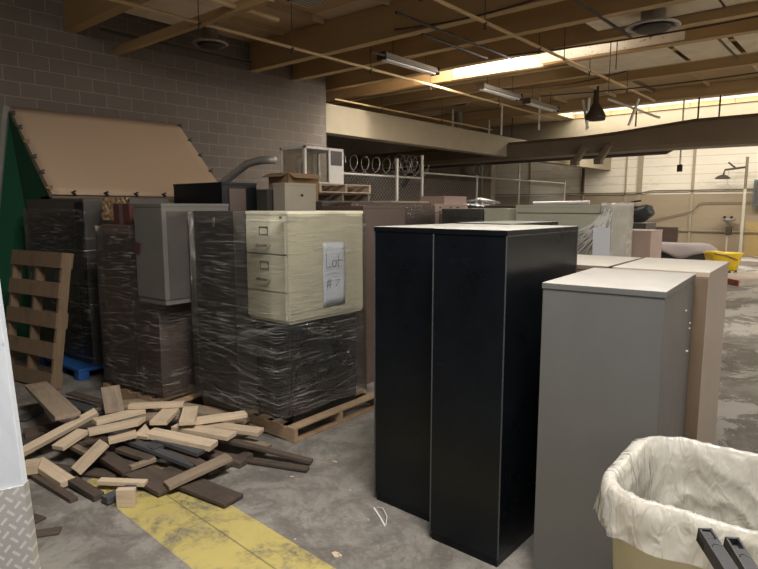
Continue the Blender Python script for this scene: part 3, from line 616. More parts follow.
# pallet leaning on the black cabinet, stringers upright, boards across
lean = math.radians(80)
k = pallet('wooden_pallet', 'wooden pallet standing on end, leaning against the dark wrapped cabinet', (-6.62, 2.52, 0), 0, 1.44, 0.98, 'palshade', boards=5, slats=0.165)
ux = Vector((-0.03, 0.16, 0.985)).normalized(); uy = Vector((-0.985, -0.16, 0)).normalized(); uz = ux.cross(uy).normalized(); uy = uz.cross(ux)
k.matrix_world = Matrix.Translation((-6.50, 2.43, 0.003)) @ Matrix((ux, uy, uz)).transposed().to_4x4()
k2 = thing('plastic_pallet', 'blue plastic pallet under the dark wrapped cabinet', 'pallet', (-7.75, 2.66, 0))
B().span((0, 0, 0.09), (1.12, 1.0, 0.13), bev=0.01).build('deck', M['blue'], k2)
for x in (0.0, 0.5, 1.0):
    for y in (0.0, 0.45, 0.88): B().span((x, y, 0), (x + 0.12, y + 0.12, 0.09), bev=0.01).build('foot', M['blue'], k2)

# ------------------------------------------------------------------ filing cabinets on the middle pallet
A0 = 0.025
fc = cabinet('filing_cabinet', 'black filing cabinet at the bottom of the wrapped stack', 'cabinet', (-4.035, 3.105), 0.445, 0.81, 0.132, 0.965, A0, 'black', rim=None)
for i in range(2): 
    d_ = B().span((0.02, -0.014, 0.07 + i * 0.36), (0.42, 0.004, 0.41 + i * 0.36), bev=0.004).build('drawer', M['black'], fc)
def handle(parent, x, z, y=-0.015, wdt=0.14):
    s = B().tube([(x - wdt / 2, y, z), (x - wdt / 2, y - 0.028, z + .004), (x - wdt / 2 + .01, y - .034, z), (x + wdt / 2 - .01, y - .034, z), (x + wdt / 2, y - 0.028, z + .004), (x + wdt / 2, y, z)], 0.0105, 8)
    return s.build('handle', M['chrome'], parent, True)
pc = cabinet('filing_cabinet', 'putty coloured filing cabinet on top, carrying a handwritten paper', 'cabinet', (-4.115, 3.085), 0.525, 0.925, 0.967, 1.885, A0, 'putty', kick=0.02)
for i, (z0, z1) in enumerate(((0.575, 0.845), (0.265, 0.560), (0.03, 0.25))):
    dr = B().span((0.022, -0.014, z0), (0.503, 0.004, z1), bev=0.004).build('drawer', M['putty'], pc)
    if i < 2:
        zc = z1 - 0.085
        f = B(); f.span((0.20, -0.020, zc - .034), (0.31, -0.0145, zc - .026)); f.span((0.20, -0.020, zc + .026), (0.31, -0.0145, zc + .034)); f.span((0.20, -0.020, zc - .026), (0.208, -0.0145, zc + .026)); f.span((0.302, -0.020, zc - .026), (0.31, -0.0145, zc + .026))
        f.build('label_holder', M['chrome'], dr); handle(dr, 0.255, zc - 0.12 if i == 0 else zc - .115)
B().span((0.02, -0.003, 0.562), (0.505, 0.0045, 0.574)).build('drawer_gap', M['puttydk'], pc)
B().lathe([(0.0, 0.012), (0.011, 0.012), (0.011, 0)], n=14).build('lock', M['dpipe'], pc).matrix_local = Matrix.Translation((0.45, 0.0, 0.868)) @ Matrix.Rotation(PI / 2, 4, 'X')
# paper notice taped on the putty cabinet's side, with pencil writing
pn = thing('paper_sign', 'white paper sheet with large handwriting taped to the putty cabinet', 'sign', pc.matrix_basis @ Vector((0.474, 0, 0)), A0)
pn.location = Matrix.Translation((-4.115, 3.085, 0.967)) @ Matrix.Rotation(A0, 4, 'Z') @ Vector((0.532, 0, 0))
P0, P1 = (0.385, 0.105), (0.665, 0.65)
s = B(); NP = 8; gr = []
for i in range(NP + 1):
    gr.append([s.bm.verts.new((0.004 + 0.003 * math.sin(i * 1.3 + j), P0[0] + (P1[0] - P0[0]) * i / NP, P0[1] + (P1[1] - P0[1]) * j / NP)) for j in range(NP + 1)])
for i in range(NP):
    for j in range(NP): s.bm.faces.new((gr[i][j], gr[i + 1][j], gr[i + 1][j + 1], gr[i][j + 1]))
po = s.build('sheet', M['paper'], pn, True); po.modifiers.new('t', 'SOLIDIFY').thickness = 0.0012
def strokes(lines, u0, v0, sc):
    s = B()
    for ln in lines: s.tube([(0.0105, u0 + a * sc, v0 + b * sc) for a, b in ln], 0.003, 5)
    return s.build('handwriting', M['ink'], pn)
circ = lambda cx, cy, r: [(cx + r * math.cos(t * PI / 6), cy + r * 1.15 * math.sin(t * PI / 6)) for t in range(13)]
strokes([[(0, 1.5), (-0.05, 0), (0.75, 0.1)], circ(1.15, .45, .3), [(1.8, 1.2), (1.75, .1), (1.95, .05)], [(1.5, .75), (2.35, .7)]], 0.42, 0.43, 0.085)
strokes([[(0.1, 0), (0.25, 1)], [(.45, .05), (.6, 1.05)], [(0, .3), (.7, .42)], [(.02, .65), (.75, .75)], [(1.2, .75), (1.95, .8), (1.35, .1)]], 0.42, 0.255, 0.085)

wc = cabinet('storage_cabinet', 'tall dark brown wrapped cabinet left of the putty filing cabinet', 'cabinet', (-4.70, 2.955), 0.575, 0.90, 0.132, 1.885, A0, 'dgray', 'dgray')
B().tube([(0.31, -0.002, 1.70), (0.31, -.012, 1.62)], 0.012, 6).build('tape_tab', M['card'], wc)
# film sheets round the stack
def film(name, lab, corner, wx, dy, z0, z1, rz, mat, amp=0.006, top=False, seed=0, sides='flrb'):
    s = B(); nx, nz = 16, 26
    loop = [(0, 0), (wx, 0), (wx, dy), (0, dy)]
    pts = []
    for a, b in zip(loop, loop[1:] + loop[:1]):
        for i in range(nx): pts.append((a[0] + (b[0] - a[0]) * i / nx, a[1] + (b[1] - a[1]) * i / nx))
    cx, cy = wx / 2, dy / 2; rows = []
    for j in range(nz + 1):
        z = (z1 - z0) * j / nz; row = []
        for (x, y) in pts:
            nn = 0.5 + 0.5 * noise.noise(Vector((x * 2.2 + seed, y * 2.2, z * 11)))
            d = Vector((x - cx, y - cy, 0)); d.normalize(); row.append(s.bm.verts.new((x + d.x * nn * amp, y + d.y * nn * amp, z + (0.02 * noise.noise(Vector((x * 5, y * 5, seed))) if j in (0, nz) else 0))))
        rows.append(row)
    L = len(pts)
    for a, b in zip(rows, rows[1:]):
        for i in range(L): s.bm.faces.new((a[i], a[(i + 1) % L], b[(i + 1) % L], b[i]))
    o = s.build(name, M[mat], None, True); o.location = (corner[0], corner[1], z0); o.rotation_euler = (0, 0, rz)
    return tag(o, lab, 'plastic wrap')
film('stretch_wrap', 'stretch wrap round the middle stack of putty, black and dark brown cabinets', (-4.725, 2.925), 1.15, 1.09, 0.20, 1.87, A0, 'film', amp=0.012, seed=1)

def creases(parent, wx, dy, z0, z1, n, seed, r=0.0016):
    q = random.Random(seed); s = B()
    for i in range(n):
        a = q.uniform(z0, z1); sl = q.uniform(-0.30, 0.42); x0 = q.uniform(0, wx * .55) if q.random() < .4 else 0; P = []
        zz = a
        for t in range(9): x = x0 + (wx - x0) * t / 8; P.append((x, -0.014 - .002 * q.random(), min(z1, max(z0, a + sl * (x - x0) + .006 * math.sin(t * 1.3 + i)))))
        a2 = P[-1][2]; e = dy * (1 if q.random() < .6 else q.uniform(.3, .8)); sl2 = -sl * .8 if q.random() < .4 else sl * .8
        for t in range(1, 9): y = e * t / 8; P.append((wx + 0.014, y, min(z1, max(z0, a2 + sl2 * y + .006 * math.sin(t + i)))))
        s.tube(P, [r * (0.5 + q.random()) for _ in P], 4)
    return tag(s.build('film_crease', M['crease'], parent), kind='stuff')
wr = [o for o in C.objects if o.get('label', '').startswith('stretch wrap round the middle')][0]
creases(wr, 1.15, 1.05, 0.02, 0.80, 30, 5, 0.0013); creases(wr, 1.15, 1.05, 0.8, 1.66, 12, 8, 0.0009)

# ------------------------------------------------------------------ wrapped group to the left
A1 = 0.10
cabinet('storage_cabinet', 'brown wrapped cabinet under the dark red box, left side of its pallet', 'cabinet', (-5.86, 2.66), 0.46, 0.80, 0.132, 1.75, A1, 'brown')
cabinet('filing_cabinet', 'short brown cabinet below the silver one, on the shadowed pallet', 'cabinet', (-5.385, 2.71), 0.38, 0.80, 0.132, 1.05, A1, 'brown')
sv = cabinet('filing_cabinet', 'silver grey cabinet wrapped in film, stacked above the short brown one', 'cabinet', (-5.21, 2.66), 0.46, 0.72, 1.052, 1.95, 0.04, 'silver', 'silver')
B().span((0.4565, 0.05, 0.05), (0.462, 0.67, 0.83)).build('dark_panel', M['dgray'], sv); B().box((0.06, -0.004, 0.50), (0.08, 0.006, 0.09), (0, 0.2, 0)).build('red_sticker', M['dred'], sv)
bx_ = thing('carton', 'dark red box on top of the brown wrapped cabinet', 'box', (-5.72, 2.72, 1.752), A1); B().span((0, 0, 0), (0.27, 0.6, 0.20), bev=0.004).build('box_body', M['dred'], bx_); B().span((0.10, -0.001, 0), (0.16, 0.6, 0.202)).build('tape', M['brown'], bx_)
gb = thing('foil_wrapped_box', 'low box in crinkled gold foil catching light, below the canvas', 'box', (-6.62, 2.80, 2.017), 0.05); s = B().span((0, 0, 0), (0.01, 0.01, 0.01)); s.bm.free()
s = B(); nn_ = 14
for i in range(nn_): pass
s.bm.free()
B().span((0.0, 0.03, -0.24), (0.50, 0.50, -0.01), bev=0.01).build('box_body', M['dgray'], gb)
gb.location = (-6.50, 2.98, 2.018)
cabinet('storage_cabinet', 'slim dark cabinet right of the tall dark grey one, below the gold foil', 'cabinet', (-6.62, 2.99), 0.66, 0.62, 0, 1.775, 0.0, 'dgray')
def crumple(x0, x1, z0, z1, y, n, m, amp, seed):
    s = B(); g = [[s.bm.verts.new((x0 + (x1 - x0) * i / n, y + amp * noise.noise(Vector((i * .9 + seed, j * .8, 0))), z0 + (z1 - z0) * j / m)) for j in range(m + 1)] for i in range(n + 1)]
    for i in range(n):
        for j in range(m): s.bm.faces.new((g[i][j], g[i + 1][j], g[i + 1][j + 1], g[i][j + 1]))
    return s
f_ = crumple(-0.02, 0.53, -0.24, 0.0, 0.0, 24, 8, 0.03, 1).build('foil', M['gold'], gb); f_.modifiers.new('t', 'SOLIDIFY').thickness = 0.002
film('stretch_wrap', 'stretch wrap round the brown and silver cabinets on the shadowed pallet', (-5.90, 2.62), 1.0, 0.93, 0.18, 1.74, A1, 'film_h', amp=0.012, seed=6)
wr = [o for o in C.objects if o.get('label', '').startswith('stretch wrap round the brown and silver')][0]
creases(wr, 1.0, 0.9, 0.02, 1.5, 22, 11, 0.0011)
lc = cabinet('storage_cabinet', 'tall dark grey cabinet behind the leaning pallet', 'cabinet', (-8.20, 2.80), 1.50, 0.80, 0.132, 2.01, 0.04, 'dgray', 'black')
B().span((1.30, -0.008, 0.05), (1.50, 0.002, 1.84), bev=0.003).build('corner_guard', M['black'], lc)
film('stretch_wrap', 'thin film on the tall dark grey cabinet', (-8.22, 2.77), 1.55, 0.86, 0.2, 1.9, 0.04, 'film_b', amp=0.01, seed=12)

# ------------------------------------------------------------------ canvas panel with clips and green side
k = thing('canvas_screen', 'tan canvas panel sloping down from the block wall, edge full of clips', 'canvas', (0, 0, 0))
TL, TR, BL, BR = Vector((-9.2, 3.02, 3.27)), Vector((-9.2, 5.57, 3.30)), Vector((-7.9, 3.0, 2.07)), Vector((-7.9, 5.60, 2.06))
s = B(); g = []
for i in range(21):
    row = []
    for j in range(13):
        a = TL.lerp(TR, i / 20); b = BL.lerp(BR, i / 20); p = a.lerp(b, j / 12); e = math.sin(PI * i / 20) * math.sin(PI * j / 12)
        row.append(s.bm.verts.new(p + Vector((-0.04, 0, -0.04)) * e))
    g.append(row)
for i in range(20):
    for j in range(12): s.bm.faces.new((g[i][j], g[i + 1][j], g[i + 1][j + 1], g[i][j + 1]))
o = s.build('canvas', M['canvas'], k, True); o.modifiers.new('t', 'SOLIDIFY').thickness = 0.01
fr = B()
for a, b in ((TL, TR), (TL, BL), (TR, BR), (BL, BR)): fr.tube([a + Vector((-.02, 0, -.03)), b + Vector((-.02, 0, -.03))], 0.022, 8)
fr.build('frame', M['duct'], k)
def clip(p, dx, mat='rubber'):
    s = B(); s.box((0, 0, 0.02), (0.07, 0.035, 0.03), (0, 0.4, dx), bev=0.006); s.box((0.02, 0.0, 0.045), (0.06, 0.02, 0.015), (0, -0.3, dx)); o = s.build('clip', M[mat], k); o.location = p
for i in range(6): clip(TL.lerp(BL, 0.10 + i * 0.17), 1.2, 'rubber' if i % 3 != 2 else 'card')
for i in range(4): clip(TR.lerp(BR, 0.04 + i * 0.21), 1.0)
for i in range(6): clip(BL.lerp(BR, 0.10 + i * 0.16), 0.2)
s = B(); gp = [(-9.17, 2.99, 3.22), (-7.92, 2.99, 2.06), (-8.26, 2.99, 2.04), (-8.26, 2.99, 0.02), (-9.0, 2.42, 0.02)]
va = [s.bm.verts.new(p) for p in gp]; vb = [s.bm.verts.new((p[0] - .008, p[1] + .015, p[2])) for p in gp]
for q in (va, vb): s.bm.faces.new((q[0], q[1], q[2])); s.bm.faces.new((q[0], q[2], q[3])); s.bm.faces.new((q[0], q[3], q[4]))
for i in range(5): s.bm.faces.new((va[i], va[(i + 1) % 5], vb[(i + 1) % 5], vb[i]))
s.build('green_side', M['green'], k)
B().tube([(-9.19, 2.97, 3.27), (-9.02, 2.40, 0)], 0.07, 8).build('post', M['post'], k)
B().tube([(-9.0, 2.90, 3.16), (-8.6, 2.25, 0)], 0.045, 8).build('post', M['post'], k) if False else None

# ------------------------------------------------------------------ upper row behind the middle stack
kb = cabinet('storage_cabinet', 'tall black cabinet below the canvas right corner, with a grey side panel', 'cabinet', (-6.75, 3.98), 1.02, 0.50, 0, 2.20, 0, 'black')
B().span((1.0165, 0.10, 0.1), (1.0265, 0.33, 2.13)).build('side_panel', M['brown'], kb)
cabinet('storage_cabinet', 'tan cabinet with a small knob, standing behind the putty cabinet', 'cabinet', (-5.55, 4.57), 0.22, 0.50, 0, 2.20, 0, 'tan')
bpy.context.view_layer.update()
tk = [o for o in C.objects if o.get('label', '').startswith('tan cabinet with a small knob')][0]
B().lathe([(0, .02), (.014, .02), (.01, 0)], n=12).build('knob', M['dpipe'], tk).matrix_local = Matrix.Translation((0.22, 0.26, 2.06)) @ Matrix.Rotation(PI / 2, 4, 'Y')
cabinet('storage_cabinet', 'dark grey cabinet standing between the black and the tan ones', 'cabinet', (-6.25, 4.55), 0.62, 0.5, 0, 2.13, 0, 'dgray')
cabinet('storage_cabinet', 'dark topped cabinet under the cardboard box, behind the putty one', 'cabinet', (-6.3, 5.14), 1.0, 1.05, 0, 1.99, 0, 'dgray', 'dgray')
cabinet('storage_cabinet', 'brown cabinet carrying the stacked pallets and the clear case', 'cabinet', (-7.4, 5.14), 1.08, 1.96, 0, 1.99, 0, 'brown')
# cardboard box
bx_ = thing('carton', 'long open cardboard box above the tan cabinet, beside the clear display case', 'box', (-6.42, 5.22, 1.992), 0.0)
s = B(); t_ = 0.006; w_, d_, h_ = 0.40, 0.55, 0.37
s.span((0, 0, 0), (w_, d_, t_)); s.span((0, 0, 0), (w_, t_, h_)); s.span((0, d_ - t_, 0), (w_, d_, h_)); s.span((0, 0, 0), (t_, d_, h_)); s.span((w_ - t_, 0, 0), (w_, d_, h_)); s.build('box_body', M['card'], bx_)
B().box((w_ + 0.05, 0.27, h_ - 0.03), (0.14, 0.5, 0.006), (0, 0.5, 0)).build('flap', M['card'], bx_); B().box((0.2, -0.06, h_ - 0.02), (0.38, 0.14, 0.006), (0.4, 0, 0)).build('flap', M['card'], bx_)
p1 = pallet('wooden_pallet', 'upper of two pale pallets beneath the clear display case', (-7.2, 5.87, 2.125), 0, 1.10, 1.10, 'ply', boards=6)
p2 = pallet('wooden_pallet', 'lower of two pale pallets beneath the clear display case', (-7.25, 5.80, 1.992), 0, 1.10, 1.20, 'ply2', boards=6)
dcs = thing('display_case', 'clear sided white framed case standing on stacked pallets', 'case', (-7.12, 6.02, 2.257), 0)
W_, D_, H_ = 0.56, 0.82, 0.56
f = B(); t_ = 0.018
for x in (t_, W_ - t_):
    for y in (t_, D_ - t_): f.span((x - t_, y - t_, 0), (x + t_, y + t_, H_))
for z in (0, H_ - 2 * t_):
    for y in (0, D_ - 2 * t_): f.span((0, y, z), (W_, y + 2 * t_, z + 2 * t_))
    for x in (0, W_ - 2 * t_): f.span((x, 0, z), (x + 2 * t_, D_, z + 2 * t_))
f.build('frame', M['white'], dcs)
B().span((W_ - 0.012, 0.50, 0.0), (W_ + 0.004, D_, H_)).build('white_door', M['white'], dcs); B().span((W_ + 0.005, 0.54, 0.30), (W_ + 0.009, D_ - 0.04, H_ - 0.04)).build('door_window', M['dgray'], dcs)
for a, b in (((0.03, 0.012, 0.03), (W_ - .03, 0.018, H_ - .03)), ((W_ - .018, .03, .03), (W_ - .012, .50, H_ - .03)), ((.012, .03, .03), (.018, D_ - .03, H_ - .03))): B().span(a, b).build('clear_pane', M['glass'], dcs)
B().span((0.01, 0.01, H_ - 0.03), (W_ - .01, D_ - .01, H_)).build('roof', M['white'], dcs); B().span((0.03, 0.03, 0.0), (W_ - .03, D_ - .03, 0.03)).build('base', M['alu'], dcs)
for x, y, h_ in ((.15, .2, .38), (.3, .15, .30), (.35, .32, .42)): B().span((x, y, .03), (x + .05, y + .05, .03 + h_)).build('inner_post', M['white'], dcs)
# galvanised chute to the left of the case
tag(B().tube([(-7.6, 5.0, 2.05), (-7.3, 5.15, 2.30), (-6.85, 5.2, 2.52), (-6.6, 5.25, 2.56), (-6.35, 5.27, 2.55)], 0.055, 14).build('chute', M['alu'], smooth=True), 'bent galvanised tube left of the clear display case', 'tube')

# brown cabinets row, middle
cabinet('storage_cabinet', 'wide brown wrapped cabinet behind the putty and black ones', 'cabinet', (-6.05, 6.35) if False else (-5.24, 5.35), 0.24, 1.70, 0, 1.975, 0, 'brown', 'brown')
film('stretch_wrap', 'faint film over the wide brown cabinet', (-5.22, 5.30), 0.26, 1.78, 0.2, 1.95, 0, 'film_d', amp=0.01, seed=15)
cabinet('storage_cabinet', 'brown cabinet seen in the gap right of the putty stack', 'cabinet', (-4.75, 4.60), 0.62, 0.72, 0, 1.93, 0, 'brown', 'brown')
tag(B().box((-5.3, 6.6, 1.99), (0.5, 1.0, 0.02), (0, 0, 0.1)).build('loose_board', M['ply']), 'pale loose board lying flat on the brown cabinet', 'board')
tc_ = cabinet('filing_cabinet', 'pinkish tan filing cabinet right of the wide brown one', 'cabinet', (-5.55, 7.12), 0.55, 0.92, 0, 1.965, 0, 'pinkish', 'pinkish')
for y in (0.1, 0.38, 0.55, 0.6): B().box((0.553, y + .05, 1.91), (0.008, 0.03, 0.02)).build('latch', M['dpipe'], tc_)
B().span((0.550, 0.01, 1.83), (0.556, 0.91, 1.84)).build('seam', M['brown'], tc_)
bx_ = thing('metal_box', 'small pink-tan box on the pinkish filing cabinet', 'box', (-5.5, 7.45, 1.967)); B().span((0, 0, 0), (0.45, 0.62, 0.11), bev=0.006).build('box_body', M['pinkish'], bx_); B().span((-.005, -.005, .10), (0.455, 0.625, 0.115)).build('lid', M['pinkish'], bx_)
# row of cabinets behind the foreground black ones
cabinet('storage_cabinet', 'dark sided cabinet with pale top, left in the row behind the black pair', 'cabinet', (-4.72, 6.9), 0.66, 0.8, 0, 1.895, 0, 'dgray', 'graytop')
cabinet('storage_cabinet', 'sage cabinet with pale top, beside the dark sided one', 'cabinet', (-4.04, 6.9), 0.36, 0.8, 0, 1.90, 0, 'sage', 'beigetop')
film('stretch_wrap', 'streaky film over the dark sided cabinet with pale top', (-4.74, 6.87), 0.70, 0.86, 0.3, 1.87, 0, 'film', seed=18)
cabinet('storage_cabinet', 'flat dark cabinet further back, behind the pale topped ones', 'cabinet', (-6.3, 9.2), 2.6, 0.9, 0, 1.94, 0, 'dgray')
cabinet('storage_cabinet', 'flat dark cabinet at the back behind the pinkish filing cabinet', 'cabinet', (-7.3, 9.2), 0.95, 0.9, 0, 1.93, 0, 'brown')
s = B(); s.tube([(-6.05, 9.55, 1.995), (-5.7, 9.6, 2.01), (-5.3, 9.6, 1.995)], [0.02, 0.085, 0.02], 10)
o = s.build('plastic_bundle', M['film_h'], None, True); tag(o, 'crumpled clear plastic bundle lying on the back dark cabinet', 'plastic')
tag(B().tube([(-4.5, 8.2 + 1.1, 1.975), (-3.6, 9.45, 1.985)], [0.03, 0.035], 8).build('plastic_roll', M['white']), 'thin white roll lying across the back cabinets', 'roll')
lc2 = cabinet('storage_cabinet', 'long sage green cabinet lying behind, right end bundled in film', 'cabinet', (-3.66, 7.05), 1.25, 0.62, 0, 1.945, 0, 'sage', 'beigetop')
B().span((0.02, -0.006, 1.84), (1.20, -0.001, 1.847)).build('seam', M['dgray'], lc2)
# bunched film on its right end
def gather(pts, r, name, lab, mat):
    s = B()
    for p in pts: s.tube(p, r, 5)
    o = s.build(name, M[mat], None, True); return tag(o, lab, 'plastic wrap')
rr = random.Random(3)
P = []
for i in range(44):
    x1 = -2.44 + rr.uniform(-.03, .06); z1 = 1.90 + rr.uniform(-.10, .04); x0 = -2.95 + rr.uniform(-.25, .5); z0 = 1.10 + rr.uniform(0, .45)
    P.append([(x1, 7.0 + rr.uniform(-.03, 0), z1), ((x0 + x1) / 2 + .03, 7.0 - rr.uniform(.01, .04), (z0 + z1) / 2 - .04), (x0, 7.0 - rr.uniform(0, .03), z0)])
gather(P, 0.006, 'gathered_film', 'bunched white film pulled to the right end of the sage cabinet', 'white')
film('stretch_wrap', 'white hazy wrap at the right end of the long sage cabinet', (-2.52, 7.0), 0.13, 0.72, 0.4, 1.97, 0, 'film_w', amp=0.04, seed=21)
pn2 = thing('paper_sign', 'small white paper notice on the bundled film of the sage cabinet', 'sign', (-2.58, 6.92, 1.32), 0.0)
s = B(); s.box((0.1, 0, 0.18), (0.20, 0.002, 0.36), (0.05, 0, 0)); s.build('sheet', M['paper'], pn2)
pc2 = cabinet('storage_cabinet', 'pinkish cabinet right of the bundled film', 'cabinet', (-2.78, 8.45), 0.42, 0.55, 0, 1.60, 0, 'pinkish', 'beigetop')
cabinet('storage_cabinet', 'dark low cabinet end behind the pinkish one, below the black bag', 'cabinet', (-3.15, 9.2), 0.50, 0.5, 0, 1.68, 0, 'dgray', 'beigetop')
cabinet('storage_cabinet', 'dusky brown cabinet glimpsed between black and sage cabinets', 'cabinet', (-3.35, 6.05), 0.72, 0.5, 0, 1.62, 0, 'brown', 'brown')
# black bag
bb = B(); bmesh.ops.create_uvsphere(bb.bm, u_segments=28, v_segments=16, radius=1)
for v in bb.bm.verts:
    c_ = v.co.copy(); k_ = 1 + 0.22 * noise.noise(c_ * 2.2 + Vector((5, 1, 2)))
    v.co = Vector((math.copysign(abs(c_.x) ** .7, c_.x) * 0.30 * k_, math.copysign(abs(c_.y) ** .7, c_.y) * 0.18 * k_, math.copysign(abs(c_.z) ** .7, c_.z) * 0.125 * k_))
for v in bb.bm.verts:
    if v.co.x > 0.1: v.co.z += 0.05 * (v.co.x - .1) / .2
    v.co.z = max(v.co.z, -0.12)
bk = thing('black_bag', 'black bag with a strap resting above the pinkish cabinet', 'bag', (-2.93, 9.43, 1.805), 0.2); bb.build('bag_body', M['rubber'], bk, True)
B().tube([(-0.22, 0, 0.12), (0.0, -0.05, 0.19), (0.12, -.03, 0.21)], 0.014, 6).build('strap', M['rubber'], bk)

# ------------------------------------------------------------------ lined bin at the right
def rrect(a, b, r, n=8):
    out = []
    for cx, cy, t0 in ((a - r, b - r, 0), (-a + r, b - r, PI / 2), (-a + r, -b + r, PI), (a - r, -b + r, 1.5 * PI)):
        for i in range(n + 1): t = t0 + PI / 2 * i / n; out.append((cx + r * math.cos(t), cy + r * math.sin(t)))
    res = []
    for p, q in zip(out, out[1:] + out[:1]):
        dd = math.hypot(q[0] - p[0], q[1] - p[1]); m = max(1, int(dd / 0.03))
        for i in range(m): res.append((p[0] + (q[0] - p[0]) * i / m, p[1] + (q[1] - p[1]) * i / m))
    return res
HB, HW, HD = 0.955, 0.50, 0.325
loop = rrect(HW, HD, 0.17)
bk = thing('waste_bin', 'large cream plastic bin holding a white liner, bottom right', 'bin', (-0.185, 2.275, 0), 0.03)
s = B(); rings = []
for z, sc, ins in ((0.0, .84, 0), (0.02, .86, 0), (0.90, .975, 0), (0.905, 1.0, 0), (0.95, 1.0, 0), (0.95, .975, 0), (0.90, .955, 0), (0.03, .84, 0)):
    rings.append([s.bm.verts.new((x * sc, y * sc, z)) for x, y in loop])
L = len(loop)
for a, b in zip(rings, rings[1:]):
    for i in range(L): s.bm.faces.new((a[i], a[(i + 1) % L], b[(i + 1) % L], b[i]))
s.bm.faces.new(rings[0][::-1]); s.bm.faces.new(rings[-1]); s.build('tub', M['bin'], bk, True)
s = B(); rings = []
key = [(-.135, 1.075, 1.6), (-.09, 1.068, 1.3), (-.05, 1.055, 1.1), (-.02, 1.042, 1), (0.008, 1.02, .8), (0.014, 0.985, .7), (-.01, .955, .8), (-.06, .93, 1), (-.14, .915, 1.3), (-.25, .90, 1.4), (-.40, .87, 1.4), (-.60, .83, 1.2), (-.80, .77, 1), (-.90, .5, .5)]
prof = []
for (a0, b0, c0), (a1, b1, c1) in zip(key, key[1:]):
    m = max(2, int(abs(a1 - a0) / 0.014))
    for q in range(m): f = q / m; prof.append((a0 + (a1 - a0) * f, b0 + (b1 - b0) * f, c0 + (c1 - c0) * f))
prof.append(key[-1]); inner = next(i for i, p in enumerate(prof) if p[1] < .99)
fine = rrect(HW, HD, 0.17, 16); loop2 = []
for p, q in zip(fine, fine[1:] + fine[:1]):
    m = max(1, int(math.hypot(q[0] - p[0], q[1] - p[1]) / 0.012))
    loop2 += [(p[0] + (q[0] - p[0]) * i / m, p[1] + (q[1] - p[1]) * i / m) for i in range(m)]
L2 = len(loop2)
def ridge(v): return (1 - abs(noise.noise(v)) * 2.2) ** 3 if abs(noise.noise(v)) < .45 else 0
for j, (z, sc, am) in enumerate(prof):
    ring = []
    for i, (x, y) in enumerate(loop2):
        r1 = ridge(Vector((x * 6 + z * 3, y * 6, z * 5))); r2 = ridge(Vector((x * 15, y * 15 + z * 6, z * 4 + 5))); nz = noise.noise(Vector((x * 7, y * 7, 3)))
        hi = 1.0 if j < inner else -1.0
        d = hi * am * (0.010 * r1 + 0.0022 * r2)
        q = Vector((x, y)).normalized(); lowf = max(0, 1 - j / 8.0)
        dz = lowf * (-0.045 * nz - 0.02 * r1) + 0.008 * r2 * min(1, am) * (1 if abs(j - inner) < 6 else 0)
        fl = lowf * 0.035 * max(0, nz + .1)
        ring.append(s.bm.verts.new((x * sc + q.x * (d + fl), y * sc + q.y * (d + fl), HB + z + dz)))
    rings.append(ring)
for a, b in zip(rings, rings[1:]):
    for i in range(L2): s.bm.faces.new((a[i], a[(i + 1) % L2], b[(i + 1) % L2], b[i]))
s.bm.faces.new(rings[-1])
o = s.build('bin_liner', M['liner'], None, True); o.location = (-0.180, 2.275, 0.004); o.rotation_euler = (0, 0, 0.03); tag(o, 'translucent white plastic liner folded over the rim of the cream bin', 'bin liner')

# ------------------------------------------------------------------ black twin-arm thing at the bottom right
dv = thing('equipment_stand', 'black plastic stand with two slotted arms in front of the bin', 'stand', (0, 0, 0))
def bar(p0, p1, wd, th, nm, slot):
    a, b = Vector(p0), Vector(p1); ax = (b - a).normalized(); side = ax.cross(Vector((0, 0, 1))).normalized(); upv = side.cross(ax).normalized()
    if upv.z < 0: upv = -upv; 
    R = Matrix((side, ax, upv)).transposed().to_4x4(); T = Matrix.Translation(a) @ R; Ln = (b - a).length
    s = B(); e = 0.004; h = wd / 2
    s.span((-h, 0, -th), (h, e, 0)); s.span((-h, 0.03, -th), (h, Ln, 0), bev=.0015); s.span((-h, 0, -th), (-h + e, 0.032, 0)); s.span((h - e, 0, -th), (h, 0.032, 0)); s.span((-h, 0, -th), (h, .032, -th * .45))
    o = s.build('arm', M['device'], dv); o.matrix_local = T
    if slot:
        q = B().span((-h + e + .001, .006, -th * .44), (h - e - .001, .026, -.003), bev=.001).build('insert', M['device'], o)
    c = B(); pts = [(h * .62 * math.cos(t), 0.052 + 0.007 * math.sin(t), 0.0005) for t in [PI + PI * i / 10 for i in range(11)]]; c.tube(pts, .0012, 5); c.build('raised_mark', M['rubber'], o)
from mathutils import Euler
def at_d(x, y, d): return CAM + rayv(x, y) * d
bar(at_d(705, 528, 1.17), at_d(752, 600, 1.00), 0.026, 0.030, 'arm', True)
bar(at_d(732, 537, 1.15), at_d(775, 605, 1.00), 0.026, 0.030, 'arm', False)
pb = at_d(752, 600, 1.02)
s = B(); s.prism([(pb.x - .06, 0.9), (pb.x + .10, 0.9), (pb.x + .10, 1.10), (pb.x - .01, 1.14)], pb.y - .02, pb.y + .04, 1); s.build('arm_bracket', M['device'], dv)
B().tube([(pb.x + .04, pb.y + .01, 0.02), (pb.x + .04, pb.y + .01, 1.0)], 0.022, 12).build('pole', M['device'], dv)
B().lathe([(0, 0), (.2, 0), (.2, .015), (.04, .03), (0, .03)], (pb.x + .04, pb.y + .01, 0), 24).build('base', M['device'], dv)

